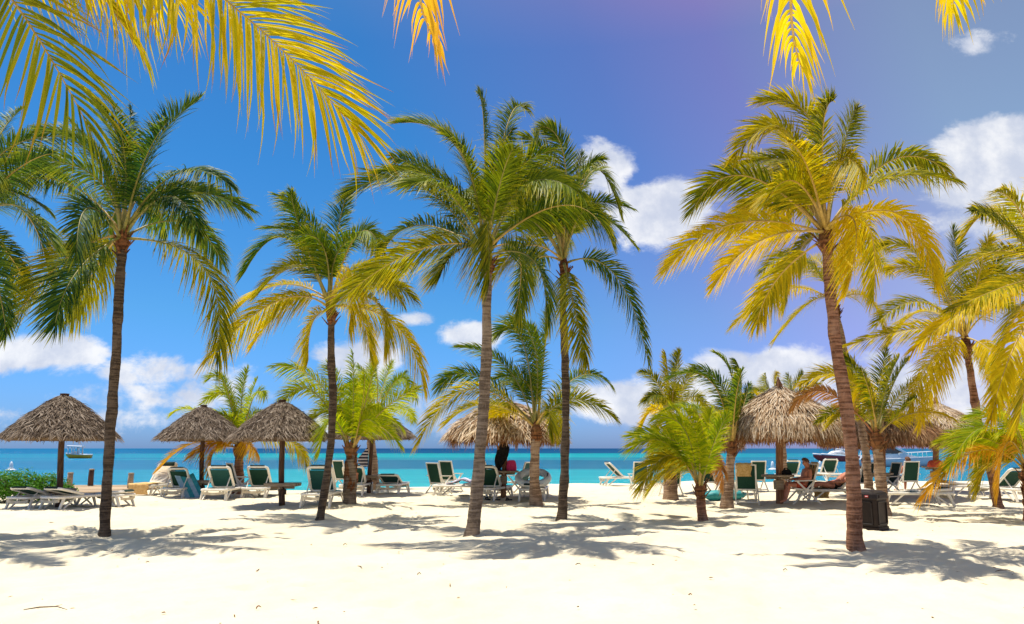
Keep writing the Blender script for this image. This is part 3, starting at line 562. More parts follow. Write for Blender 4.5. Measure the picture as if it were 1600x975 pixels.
def sand_h(x, y):
    x = np.asarray(x, float)
    y = np.asarray(y, float)
    u = (0.022 * np.sin(x * 0.9 + 0.7 * np.sin(y * 0.5)) + 0.018 * np.sin(y * 1.3 + x * 0.45 + 1.0) + 0.012 * np.sin(x * 2.3 - y * 1.7) + 0.010 * np.sin(y * 3.1 + 2.0 * np.sin(x * 1.1)))
    over = np.maximum(0.0, y - crest(x))
    return u - 0.11 * over * np.minimum(1.0, over / 1.5) * 1.0


def grid_axis(lo, dlo, dhi, hi, step, grow=1.35):
    a = list(np.arange(dlo, dhi, step))
    s = step
    left = [dlo]
    while left[-1] > lo:
        s *= grow
        left.append(left[-1] - s)
    s = step
    right = [dhi]
    while right[-1] < hi:
        s *= grow
        right.append(right[-1] + s)
    return np.array(left[:0:-1] + a + right)


rng = np.random.default_rng(11)
gx = grid_axis(-900, -15, 16, 900, 0.10)
gy = grid_axis(-60, 6.5, 30, 75, 0.10)
X, Y = np.meshgrid(gx, gy)
Z = sand_h(X, Y)
small = np.zeros_like(Z)
for _ in range(9500):                       # trampled hollows and the little rims around them
    fx = rng.uniform(-14, 15)
    fy = 6.6 + 22 * rng.random() ** 1.1
    r = rng.uniform(0.09, 0.24)
    ix = slice(np.searchsorted(gx, fx - 2.4 * r), np.searchsorted(gx, fx + 2.4 * r))
    iy = slice(np.searchsorted(gy, fy - 2.4 * r), np.searchsorted(gy, fy + 2.4 * r))
    d2 = ((X[iy, ix] - fx) ** 2 + ((Y[iy, ix] - fy) * rng.uniform(0.7, 1.3)) ** 2) / (r * r)
    small[iy, ix] += rng.uniform(0.010, 0.036) * (-np.exp(-d2) + 0.75 * np.exp(-d2 * 0.45) * (d2 > 0.5))
Z = Z + np.clip(small, -0.075, 0.055)
Z[:, np.abs(gx) > 120] = np.minimum(Z[:, np.abs(gx) > 120], 0.0)
nx, ny = len(gx), len(gy)
V = np.stack([X.ravel(), Y.ravel(), Z.ravel()], 1)
idx = np.arange(nx * ny).reshape(ny, nx)
Fq = np.stack([idx[:-1, :-1].ravel(), idx[:-1, 1:].ravel(), idx[1:, 1:].ravel(), idx[1:, :-1].ravel()], 1)
me = bpy.data.meshes.new('beach_sand')
me.from_pydata(V.tolist(), [], Fq.tolist())
me.polygons.foreach_set('use_smooth', [True] * len(me.polygons))
me.materials.append(MT['sand'])
tag(put('beach_sand', me), None, None, kind='structure')

me = MB().add([(-9000, 24, -0.45), (9000, 24, -0.45), (9000, 20000, -0.45), (-9000, 20000, -0.45)], [(0, 1, 2, 3)]).mesh('sea', MT['sea'])
tag(put('sea', me), None, None, kind='structure')

# ------------------------------------------------------------------ palms
UP = np.array([0, 0, 1.0])


def unit(a):
    return a / np.maximum(np.linalg.norm(a, axis=-1, keepdims=True), 1e-9)


def frond_frames(b, m, t, s, roll, rng):
    c = 2 * m - 0.5 * (b + t)
    s = s[:, None]
    P = (1 - s) ** 2 * b + 2 * s * (1 - s) * c + s * s * t
    T = unit(2 * (1 - s) * (c - b) + 2 * s * (t - c) + 1e-6)
    out = t - b
    out = np.array([out[0], out[1], 0.0])
    if np.linalg.norm(out) < 0.25:
        a = rng.uniform(0, 6.28)
        out = np.array([math.cos(a), math.sin(a), 0])
    out = out / np.linalg.norm(out)
    To = T @ out
    Nn = unit(-T[:, 2:3] * out + To[:, None] * UP)
    S = unit(np.cross(T, Nn))
    Nn = unit(np.cross(S, T))
    cr, sr = math.cos(roll), math.sin(roll)
    return P, T, Nn * cr + S * sr, S * cr - Nn * sr


SEG = np.array([0, 0.3, 0.65, 1.0])
WID = np.array([0.6, 1.0, 0.7, 0.02])


def leaflet_paths(b, m, t, L, n, droop, roll, wind, rng, s0=0.16, near=False):
    s = np.linspace(s0, 0.995, n) + rng.uniform(-0.3, 0.3, n) / n
    s = np.clip(s, 0, 1)
    P, T, Nn, S = frond_frames(b, m, t, s, roll, rng)
    res = []
    prof = L * np.interp(s, [0.1, 0.22, 0.45, 0.75, 0.92, 1], [0.45, 0.8, 1.0, 0.86, 0.6, 0.42])
    if near:
        prof = L * np.interp(s, [0.1, 0.3, 0.8, 0.93, 1], [0.6, 1.0, 0.98, 0.8, 0.5])
    for side in (1, -1):
        ln = prof * rng.uniform(0.82, 1.12, n)
        phi = np.radians(np.interp(s, [0, 0.5, 0.85, 1], [32, 47, 61, 80]) + rng.normal(0, 6, n))
        if near:
            phi = np.radians(np.interp(s, [0, 0.6, 0.85, 0.94, 1], [30, 41, 54, 68, 84]) + rng.normal(0, 3, n))
        d = unit(S * side * np.cos(phi)[:, None] + T * np.sin(phi)[:, None] + Nn * (0.28 + rng.normal(0, 0.1, n))[:, None])
        dr = droop * rng.uniform(0.6, 1.4, n)
        res.append((P, T, d, ln, dr, s))
    return res


def leaflets_mesh(name, b, m, t, L, n, width, droop, roll, wind, rng, material, seg=SEG, wid=WID):
    VV, FF, AL, RN = [], [], [], []
    off = 0
    k = len(seg)
    for P, T, d, ln, dr, s in leaflet_paths(b, m, t, L, n, droop, roll, wind, rng):
        q = seg[None, :, None]
        path = P[:, None, :] + d[:, None, :] * ln[:, None, None] * q
        path = path + (np.array([0, 0, -1.0]) * dr[:, None, None] + np.asarray(wind)[None, None, :]) * ln[:, None, None] * q ** 2
        w = unit(T - (T * d).sum(1, keepdims=True) * d)
        ww = w[:, None, :] * (wid[None, :, None] * width * 0.5)
        v = np.stack([path - ww, path + ww], 2).reshape(-1, 3)
        nn = len(P)
        base = (np.arange(nn) * 2 * k)[:, None, None] + off
        qd = np.array([[2 * j, 2 * j + 1, 2 * j + 3, 2 * j + 2] for j in range(k - 1)])[None]
        FF.append((base + qd).reshape(-1, 4))
        VV.append(v)
        AL.append(np.repeat(np.tile(seg, nn), 2))
        RN.append(np.repeat(rng.random(nn), 2 * k))
        off += nn * 2 * k
    V = np.concatenate(VV)
    F = np.concatenate(FF)
    me = bpy.data.meshes.new(name)
    me.from_pydata(V.tolist(), [], F.tolist())
    a = me.attributes.new('along', 'FLOAT', 'POINT')
    a.data.foreach_set('value', np.concatenate(AL))
    a = me.attributes.new('rnd', 'FLOAT', 'POINT')
    a.data.foreach_set('value', np.concatenate(RN))
    me.materials.append(material)
    return me


def single_leaflets(parent, b, m, t, L, n, width, droop, roll, wind, rng, material, s0=0.2, near=True):
    """every leaflet of a frond close to the photographer is a blade of its own, folded along its midrib, with a curling dry tip"""
    seg = np.array([0, 0.12, 0.3, 0.52, 0.72, 0.86, 0.95, 1.0])
    wid = np.array([0.45, 0.85, 1.0, 0.92, 0.66, 0.32, 0.12, 0.04])
    k = len(seg)
    for P, T, d, ln, dr, s in leaflet_paths(b, m, t, L, n, droop, roll, wind, rng, s0, near):
        for i in range(len(P)):
            q = seg[:, None]
            curl = rng.normal(0, 1, 3) * np.array([0.16, 0.12, 0.04])
            path = P[i] + d[i] * ln[i] * q + (np.array([0, 0, -1.0]) * dr[i] + np.asarray(wind)) * ln[i] * q ** 2
            path = path + curl * ln[i] * np.clip(q - 0.72, 0, 1) ** 1.6 * 2.4
            w = T[i] - np.dot(T[i], d[i]) * d[i]
            w = w / np.linalg.norm(w)
            nrm = np.cross(d[i], w)
            hw = wid[:, None] * width * 0.5 * rng.uniform(0.8, 1.15)
            v = np.stack([path - w * hw + nrm * hw * 0.45, path, path + w * hw + nrm * hw * 0.45], 1).reshape(-1, 3) - P[i]
            F = []
            for j in range(k - 1):
                F += [(3 * j, 3 * j + 1, 3 * j + 4, 3 * j + 3), (3 * j + 1, 3 * j + 2, 3 * j + 5, 3 * j + 4)]
            me = bpy.data.meshes.new('leaflet')
            me.from_pydata(v.tolist(), [], F)
            a = me.attributes.new('along', 'FLOAT', 'POINT')
            a.data.foreach_set('value', np.repeat(seg, 3))
            a = me.attributes.new('rnd', 'FLOAT', 'POINT')
            a.data.foreach_set('value', np.full(3 * k, rng.random()))
            me.materials.append(material)
            o = put('leaflet', me, parent)
            o.location = P[i]


def catmull(pts, per):
    pts = [np.array(p, float) for p in pts]
    q = [2 * pts[0] - pts[1]] + pts + [2 * pts[-1] - pts[-2]]
    r = []
    for i in range(1, len(q) - 2):
        for j in range(per):
            u = j / per
            a, b, c, d = q[i - 1], q[i], q[i + 1], q[i + 2]
            r.append(0.5 * ((2 * b) + (-a + c) * u + (2 * a - 5 * b + 4 * c - d) * u * u + (-a + 3 * b - 3 * c + d) * u ** 3))
    r.append(pts[-1])
    return r


BARK = {'A': 'bark_dark', 'B': 'bark_dark', 'C': 'bark_grey', 'D': 'bark_dark', 'E': 'bark_red', 'F': 'bark_tan', 'G': 'bark_red', 'H': 'bark_red', 'I': 'bark_dark',
        'J': 'bark_red', 'K': 'bark_grey', 'L': 'bark_tan', 'M': 'bark_tan', 'N': 'bark_tan', 'O': 'bark_red', 'P': 'bark_tan', 'Q': 'bark_tan', 'R': 'bark_red', 'S': 'bark_tan', 'T': 'bark_grey', 'V': 'bark_grey'}


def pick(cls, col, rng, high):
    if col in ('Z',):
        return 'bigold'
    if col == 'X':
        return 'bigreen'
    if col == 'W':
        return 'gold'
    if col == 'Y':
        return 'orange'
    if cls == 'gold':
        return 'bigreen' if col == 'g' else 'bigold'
    if col == 'k':
        return 'brown'
    if col == 'l':
        return 'lime'
    tab = {'deep': ('deep', 'olive', 'gold'), 'mid': ('mid' if high else 'olive', 'yell', 'gold'), 'green': ('green', 'olive', 'yell'),
           'yell': (('olive' if rng.random() < 0.55 else 'yell') if high else 'yell', 'yell', 'gold'), 'lime': ('lime', 'yell', 'orange')}[cls]
    return tab[2 if col == 'o' else 1 if col == 'y' else 0]


def make_palm(key, trunk, crown, fronds, cls, r0, r1, leaf, fill, label, L):
    rng = np.random.default_rng(sum(ord(ch) for ch in key) * 7 + 3)
    big = key in 'TV'
    small = L < 2.65
    base = np.array([trunk[0][0], trunk[0][1], float(sand_h(trunk[0][0], trunk[0][1]))])
    root = thing('palm_tree', label, 'palm tree', tuple(base), 0, 'coconut palms on the beach')
    loc = lambda p: np.array(p, float) - base
    pts = catmull([loc(p) for p in trunk], 14)
    # resample by length
    d = np.concatenate([[0], np.cumsum([np.linalg.norm(pts[i + 1] - pts[i]) for i in range(len(pts) - 1)])])
    H = d[-1]
    ns = max(14, int(H / 0.045))
    u = np.linspace(0, H, ns)
    pa = np.array(pts)
    path = np.stack([np.interp(u, d, pa[:, i]) for i in range(3)], 1)
    rad = r0 + (r1 - r0) * (u / H)
    if H > 2.5:
        rad = rad + 0.05 * r0 / 0.13 * np.exp(-u / 0.13)
    else:
        rad = rad * (1 + 0.35 * np.exp(-u / 0.35))
    ring = rng.uniform(0.09, 0.13)
    saw = (((u + 0.05 * np.sin(u * 3.3 + base[0])) / ring) % 1.0)
    rad = rad * (1 + (0.06 if small else 0.035) * (saw - 0.5) + 0.02 * rng.normal(0, 1, ns) + 0.05 * np.sin(u * 2.1 + rng.uniform(0, 6)) * np.minimum(1, u))
    mb = MB().tube([Vector(p) for p in path], list(rad), 16)
    vv = np.array(mb.v)
    nzs = np.array([mnoise.noise(Vector((p[0] * 5, p[1] * 5, p[2] * 3)) + Vector(base)) for p in vv])
    cen = np.repeat(path, 16, axis=0)
    vv = cen + (vv - cen) * (1 + 0.21 * nzs)[:, None]
    mb.v = [tuple(p) for p in vv]
    mb.build('trunk', MT[BARK[key]], root, True)
    # boots of old fronds round the crown
    cr = loc(crown)
    cb = MB()
    top = path[-1]
    cb.tube([Vector(top + UP * (-0.18)), Vector(top + UP * 0.02), Vector(cr * 0.6 + top * 0.4), Vector(cr + UP * 0.12)], [r1 * 1.05, r1 * 1.5, r1 * 1.35, r1 * 0.5], 10)
    for i in range(16):
        a = i * 2.4 + rng.uniform(-0.3, 0.3)
        o = np.array([math.cos(a), math.sin(a), 0])
        z = rng.uniform(-0.25, 0.1)
        p0 = top + o * r1 * 0.8 + UP * z
        p1 = p0 + o * rng.uniform(0.08, 0.2) + UP * rng.uniform(0.1, 0.26)
        cb.bar(Vector(p0), Vector(p1), r1 * 0.75, 0.035, up=tuple(o), w1=r1 * 0.22, h1=0.015)
    if key in 'KNR':        # rough old boots down the stem
        for i in range(40):
            a = i * 2.4
            z = rng.uniform(0.25, 1.0) * H
            p = np.array([np.interp(z, u, path[:, j]) for j in range(3)])
            o = np.array([math.cos(a), math.sin(a), 0])
            p0 = p + o * r0 * 0.85
            cb.bar(Vector(p0), Vector(p0 + o * 0.05 + UP * rng.uniform(0.12, 0.3)), r1 * 0.8, 0.03, up=tuple(o), w1=r1 * 0.3, h1=0.012)
    cb.build('crown_base', MT['fibre'], root)
    allf = [(loc(m), loc(t), c) for m, t, c in fronds]
    for i in range(fill):
        a = rng.uniform(0.25, 2.9) + (math.pi if i % 2 else 0)
        e = RAD(rng.uniform(15, 82))
        o = np.array([math.cos(a), math.sin(a), 0])
        ll = L * rng.uniform(0.8, 0.95)
        m = cr + ll * 0.5 * (o * math.cos(e) + UP * math.sin(e))
        e2 = e - RAD(rng.uniform(45, 80))
        t = m + ll * 0.5 * (o * math.cos(e2) + UP * math.sin(e2))
        allf.append((m, t, ''))
    for m, t, c in allf:
        o = t - cr
        oh = np.array([o[0], o[1], 0])
        oh = oh / max(np.linalg.norm(oh), 1e-3)
        b = cr + oh * r1 * 0.55 + UP * rng.uniform(-0.1, 0.1)
        if o[2] < -0.3 * L:
            b = b - UP * 0.08
        high = t[2] > cr[2] + 0.1 * L
        mk = pick(cls, c, rng, high)
        s = np.linspace(0, 1, 16)
        P, T, Nn, S = frond_frames(b, m, t, s, 0, rng)
        rr = np.interp(s, [0, 0.12, 0.5, 1], [0.036, 0.020, 0.011, 0.003]) * (1.0 if L > 2.3 else 0.8)
        rk = 'k' if mk == 'brown' else 'y' if (mk in ('gold', 'yell', 'bigold', 'orange') or rng.random() < 0.5) else 'g'
        fr = MB().tube([Vector(p) for p in P], list(rr), 6, flat=1.3).build('frond', RACH[rk], root, True)
        roll = rng.uniform(0.35, 1.25) * (1 if rng.random() < 0.5 else -1)
        wind = (-0.14 + rng.normal(0, 0.05), rng.normal(0, 0.06), 0.0)
        if big:
            if c == 'Z':
                single_leaflets(fr, b, m, t, 0.74, 135, 0.0195, 0.3, 1.4, (-0.02, 0, 0), rng, LEAF[mk])
            elif c in 'XWY' and c:
                single_leaflets(fr, b, m, t, 0.62 if c == 'X' else 0.34, 58 if c == 'X' else 44, 0.022 if c == 'X' else 0.024, 0.4 if c == 'X' else 1.3, 1.1 if c == 'X' else 0.3, (-0.03, 0, 0), rng, LEAF[mk], 0.2, c == 'X')
            else:
                lm = leaflets_mesh('leaflets', b, m, t, 0.7, 90, 0.022, 0.5, roll, wind, rng, LEAF[mk])
                tag(put('leaflets', lm, fr), None, None, kind='stuff')
            continue
        n = 122 if L > 2.65 else 96
        drp = rng.uniform(0.2, 0.5) + (0.15 if c in ('o', 'y') else 0)
        lm = leaflets_mesh('leaflets', b, m, t, leaf * rng.uniform(1.0, 1.22) * (0.9 if c == 'o' else 0.7 if c == 'k' else 1.0), n, 0.0255 if L > 2.65 else 0.025, drp, roll, wind, rng, LEAF[mk])
        tag(put('leaflets', lm, fr), None, None, kind='stuff')
    return root


for rec in PALMS:
    make_palm(*rec)


# ------------------------------------------------------------------ thatched umbrellas
def blades(name, recs, material, parent):
    """recs: list of (p, dir, side, length, width, bend, rnd)"""
    p = np.array([r[0] for r in recs])
    d = unit(np.array([r[1] for r in recs]))
    w = np.array([r[2] for r in recs])
    w = unit(w - (w * d).sum(1, keepdims=True) * d)
    ln = np.array([r[3] for r in recs])[:, None]
    wd = np.array([r[4] for r in recs])[:, None] * 0.5
    bend = np.array([r[5] for r in recs])
    q1 = p + d * ln * 0.55
    q2 = p + d * ln + bend * ln
    V = np.stack([p - w * wd * 0.8, p + w * wd * 0.8, q1 - w * wd, q1 + w * wd, q2 - w * wd * 0.25, q2 + w * wd * 0.25], 1).reshape(-1, 3)
    b = (np.arange(len(recs)) * 6)[:, None, None]
    F = (b + np.array([[0, 1, 3, 2], [2, 3, 5, 4]])[None]).reshape(-1, 4)
    me = bpy.data.meshes.new(name)
    me.from_pydata(V.tolist(), [], F.tolist())
    a = me.attributes.new('rnd', 'FLOAT', 'POINT')
    a.data.foreach_set('value', np.repeat(np.array([r[6] for r in recs]), 6))
    me.materials.append(material)
    return tag(put(name, me, parent), None, None, kind='stuff')


PROFILE = {
    'grey': [(1.0, 0.02), (0.80, 0.26), (0.58, 0.50), (0.36, 0.71), (0.18, 0.87), (0.07, 0.96)],
    'shag': [(1.0, 0.20), (0.86, 0.42), (0.64, 0.66), (0.40, 0.86), (0.2, 0.97), (0.06, 1.0)],
    'gold': [(1.0, 0.13), (0.92, 0.33), (0.72, 0.55), (0.44, 0.73), (0.20, 0.87), (0.06, 0.97)],
}


def make_umbrella(base, dx, R, ez, az, tw, tz, typ, pr, label, i):
    rng = np.random.default_rng(100 + i)
    root = thing('thatched_umbrella', label, 'beach umbrella', (base[0], base[1], float(sand_h(base[0], base[1]))), 0, 'thatched umbrellas along the beach')
    h = az - ez
    prof = [(r * R, ez + z * h) for r, z in PROFILE[typ]]
    ax = dx * 0.9
    pm = MT['post_dark' if typ == 'grey' else 'post_red']
    if typ == 'gold':
        MB().bar((0, 0, -0.05), (ax * 0.8, 0, ez + 0.5 * h), pr * 1.9, pr * 1.9, up=(0, 1, 0), ch=0.15).build('pole', pm, root)
    else:
        zz = np.linspace(-0.05, ez + 0.6 * h, 14)
        MB().tube([(ax * z / az + 0.012 * math.sin(z * 3 + i), 0, z) for z in zz], [pr * (1.12 - 0.16 * k / 13 + 0.03 * rng.normal()) for k in range(14)], 10).build('pole', pm, root, True)
    core = MB()
    n = 26
    rings = [(r * 0.97, z - 0.03) for r, z in prof] + [(0.02, prof[-1][1])]
    under = [(0.03, prof[-1][1] - 0.16)] + [(r * 0.93, z - 0.12) for r, z in prof[-2::-1]]
    core.lathe([(r, z) for r, z in reversed(under)][::-1] + [(prof[0][0] * 0.95, prof[0][1] - 0.1)] + rings, n, (ax, 0))
    core.build('roof_frame', MT['thatch_core'], root)
    for k in range(8):
        a = 2 * math.pi * k / 8 + 0.2
        r1, z1 = prof[0]
        MB().bar((ax, 0, prof[-2][1] - 0.2), (ax + math.cos(a) * r1 * 0.94, math.sin(a) * r1 * 0.94, z1 - 0.13), 0.05, 0.05).build('rafter', pm, root)
    pr_r = np.array([q[0] for q in prof])
    pr_z = np.array([q[1] for q in prof])
    tm = MT['thatch_grey' if typ == 'grey' else 'thatch_brown' if i == 6 else 'thatch_gold']

    def surf(s, a):
        r = np.interp(s, np.linspace(0, 1, len(prof)), pr_r)
        z = np.interp(s, np.linspace(0, 1, len(prof)), pr_z)
        s2 = max(0, s - 0.04)
        r2 = np.interp(s2, np.linspace(0, 1, len(prof)), pr_r)
        z2 = np.interp(s2, np.linspace(0, 1, len(prof)), pr_z)
        if s < 0.04:
            r2, z2 = r + (pr_r[0] - pr_r[1]) * 0.1, z + (pr_z[0] - pr_z[1]) * 0.1
        wob = 1 + 0.025 * math.sin(a * 3 + i) + 0.02 * math.sin(a * 7 + 2 * i)
        c, sn = math.cos(a), math.sin(a)
        p = np.array([ax + c * r * wob, sn * r * wob, z])
        dn = np.array([c * (r2 - r), sn * (r2 - r), z2 - z])
        dn = dn / np.linalg.norm(dn)
        side = np.array([-sn, c, 0])
        nr = np.cross(side, dn)
        nr = nr if nr[2] > 0 else -nr
        return p, dn, side, nr
    recs = []
    cnt = {'grey': 6500, 'shag': 5000, 'gold': 6500}[typ]
    for k in range(cnt):
        s = 1 - math.sqrt(rng.random()) if rng.random() < 0.85 else rng.random()
        s = min(s, 0.99)
        if typ == 'gold' and s < 0.1:
            s += 0.1
        a = rng.uniform(0, 2 * math.pi)
        p, dn, side, nr = surf(s, a)
        if typ == 'grey':
            yaw = rng.normal(0, 0.55)
            lift = abs(rng.normal(0.05, 0.13))
            ln = rng.uniform(0.14, 0.34)
            wd = rng.uniform(0.012, 0.032)
        elif typ == 'shag':
            yaw = rng.normal(0, 0.4)
            lift = abs(rng.normal(0.08, 0.14))
            ln = rng.uniform(0.25, 0.55)
            wd = rng.uniform(0.02, 0.045)
        else:
            yaw = rng.normal(0, 0.22)
            lift = abs(rng.normal(0.05, 0.09))
            ln = rng.uniform(0.22, 0.46)
            wd = rng.uniform(0.014, 0.03)
        if s > 0.8:
            ln *= 0.7
        d = dn * math.cos(yaw) + side * math.sin(yaw) + nr * lift
        off = rng.uniform(0.0, 0.05)
        bend = -UP * rng.uniform(0.02, 0.2) + side * rng.normal(0, 0.08)
        recs.append((p + nr * off, d, side + nr * rng.normal(0, 0.35), ln, wd, bend, rng.random() ** 1.1))
    blades('thatch', recs, tm, root)
    recs = []
    fl = {'grey': (0.05, 0.16, 700), 'shag': (0.22, 0.5, 1500), 'gold': (0.2, 0.36, 2100)}[typ]
    lumps = rng.uniform(0.75, 1.2, 40)
    for k in range(fl[2]):
        a = rng.uniform(0, 2 * math.pi)
        p, dn, side, nr = surf(rng.uniform(0.0, 0.08), a)
        o = np.array([math.cos(a), math.sin(a), 0])
        d = -UP + o * rng.uniform(0.05, 0.45) + side * rng.normal(0, 0.18)
        ln = rng.uniform(*fl[:2]) * lumps[int(a / 6.2832 * 40) % 40]
        if typ == 'grey':
            d = dn * 0.9 - UP * 0.2 + side * rng.normal(0, 0.4)
        recs.append((p + o * (0.05 if typ == 'gold' else 0.0) - o * rng.uniform(0, 0.14), d, side + o * rng.normal(0, 0.4), ln, rng.uniform(0.016, 0.04), -UP * 0.1 + side * rng.normal(0, 0.1), rng.random()))
    blades('fringe', recs, MT['thatch_grey' if typ == 'grey' else 'thatch_red'], root)
    # cap
    if typ == 'gold':
        MB().tube([(ax, 0, prof[-1][1] - 0.12), (ax + 0.01, 0, az + 0.02), (ax, 0.01, az + 0.12), (ax - 0.01, 0, az + 0.26)], [0.13, 0.10, 0.06, 0.012], 9).build('cap', MT['post_red'], root)
    else:
        MB().lathe([(0.02, az - 0.12), (0.15, az - 0.10), (0.11, az), (0.12, az + 0.04), (0.02, az + 0.05)], 10, (ax, 0)).build('cap', MT['post_dark'], root)
    if tw:
        tt = root
        if typ == 'grey' and i != 0:
            for j in (-1, 1):        # two thick planks clasp the post
                MB().bar((-tw, 0.17 * j, tz), (tw, 0.17 * j, tz), 0.26, 0.09, ch=0.12).build('table_plank', MT['plank'], tt)
        else:
            MB().lathe([(tw * 0.96, tz - 0.05), (tw, tz - 0.04), (tw, tz + 0.0), (tw * 0.98, tz + 0.01)], 28).build('table_top', MT['plank'], tt)
        for j in (0, 1):
            a = j * math.pi / 2
            c, s_ = math.cos(a), math.sin(a)
            MB().bar((-c * tw * 0.75, -s_ * tw * 0.75, tz - 0.09 - 0.003 * j), (c * tw * 0.75, s_ * tw * 0.75, tz - 0.09 - 0.003 * j), 0.06, 0.06).build('table_brace', MT['plank'], tt)
        if typ == 'grey':
            MB().lathe([(pr * 1.5, tz - 0.28), (pr * 1.55, tz - 0.26), (pr * 1.55, tz - 0.14), (pr * 1.45, tz - 0.13)], 10).build('collar', MT['post_dark'], tt)
        else:
            MB().box((0, -pr * 0.4, tz - 0.28), (pr * 2.6, pr * 2.6, 0.26), ch=0.1).build('collar', MT['plank'], tt)
    return root


for i, rec in enumerate(UMBRELLAS):
    make_umbrella(*rec, i)


# ------------------------------------------------------------------ loungers and chairs
def loop(hx, y0, y1, r, z=0.0, n=5):
    pts = []
    for cx, cy, a0 in ((hx - r, y1 - r, 0), (-hx + r, y1 - r, 90), (-hx + r, y0 + r, 180), (hx - r, y0 + r, 270)):
        for k in range(n):
            a = RAD(a0 + 90 * k / (n - 1))
            pts.append(Vector((cx + r * math.cos(a), cy + r * math.sin(a), z)))
    return pts


def sheet(mb, pts_a, pts_b, th=0.012):
    """a thin solid band between two polylines"""
    n = len(pts_a)
    A = [Vector(p) for p in pts_a]
    B = [Vector(p) for p in pts_b]
    vs, fs = [], []
    for i in range(n):
        t = A[min(i + 1, n - 1)] - A[max(i - 1, 0)]
        nr = t.cross(B[i] - A[i])
        nr.normalize()
        for p in (A[i], B[i]):
            vs += [p + nr * th / 2, p - nr * th / 2]
    for i in range(n - 1):
        a, b = 4 * i, 4 * i + 4
        fs += [(a, a + 2, b + 2, b), (a + 1, b + 1, b + 3, a + 3), (a, b, b + 1, a + 1), (a + 2, a + 3, b + 3, b + 2)]
    fs += [(0, 1, 3, 2), (4 * n - 4, 4 * n - 2, 4 * n - 1, 4 * n - 3)]
    mb.add(vs, fs)
    return mb


CACHE = {}


def cached(key, fn):
    if key not in CACHE:
        CACHE[key] = fn()
    return CACHE[key]


def chaise_parts(back):
    P = []
    a = RAD(back)
    fr = 'resin'
    P.append(('frame', MB().tube(loop(0.375, -0.97, 0.97, 0.09, 0.335), 0.041, 8, closed=True).mesh('frame', MT[fr], True), []))
    for sx in (-1, 1):
        for sy in (-1, 1):
            P.append(('leg', MB().bar((sx * 0.372, sy * 0.80, 0.33), (sx * 0.39, sy * 0.945, -0.02), 0.062, 0.09, up=(0, 1, 0), w1=0.052, h1=0.06)
                      .bar((sx * 0.368, sy * 0.42, 0.31), (sx * 0.376, sy * 0.80, 0.02), 0.035, 0.045, up=(0, 1, 0)).mesh('leg', MT[fr]), []))
    for y in (-0.95, 0.95):
        pts = [(x, y, 0.245 - 0.035 * math.cos(x / 0.37 * 1.57)) for x in np.linspace(-0.36, 0.36, 9)]
        P.append(('apron', sheet(MB(), [(p[0], p[1], p[2] - 0.035) for p in pts], [(p[0], p[1], p[2] + 0.045) for p in pts], 0.03).mesh('apron', MT['resin_sh']), []))
    ys = np.linspace(-0.12, 0.93, 10)
    sg = [(-0.345, y, 0.352 - 0.03 * math.sin((y + 0.12) / 1.05 * math.pi)) for y in ys]
    P.append(('seat_sling', sheet(MB(), sg, [(-x, y, z) for x, y, z in sg]).mesh('seat_sling', MT['sling']), []))
    # backrest
    Lb = 0.84
    ca, sa = math.cos(a), math.sin(a)
    py, pz = -0.10, 0.385

    def T(p):
        return Vector((p[0], py - p[1] * ca + p[2] * sa, pz + p[1] * sa + p[2] * ca))
    lp = [T(p) for p in loop(0.335, 0.0, Lb, 0.1)]
    bf = MB().tube(lp, 0.042, 8, closed=True)
    bs = []
    us = np.linspace(0.03, Lb - 0.12, 7)
    A = [T((-0.305, u, 0.0)) for u in us]
    B = [T((0.305, u, 0.0)) for u in us]
    bs.append(('back_sling', sheet(MB(), A, B, 0.014).mesh('back_sling', MT['sling'])))
    ct = [T((-0.24, Lb - 0.10 + 0.16 * k / 4, 0.045 * math.sin(math.pi * k / 4))) for k in range(5)]
    cu = [T((0.24, Lb - 0.10 + 0.16 * k / 4, 0.045 * math.sin(math.pi * k / 4))) for k in range(5)]
    bs.append(('head_band', sheet(MB(), ct, cu, 0.03).mesh('head_band', MT['sling_dark'])))
    if back > 15:
        q = T((0.3, 0.45, 0.0))
        st = MB()
        for sx in (-1, 1):
            st.bar((sx * 0.3, q.y, q.z), (sx * 0.3, -0.72, 0.33), 0.03, 0.03)
        bs.append(('prop', st.mesh('prop', MT[fr])))
    P.append(('backrest', bf.mesh('backrest', MT[fr], True), bs))
    return P


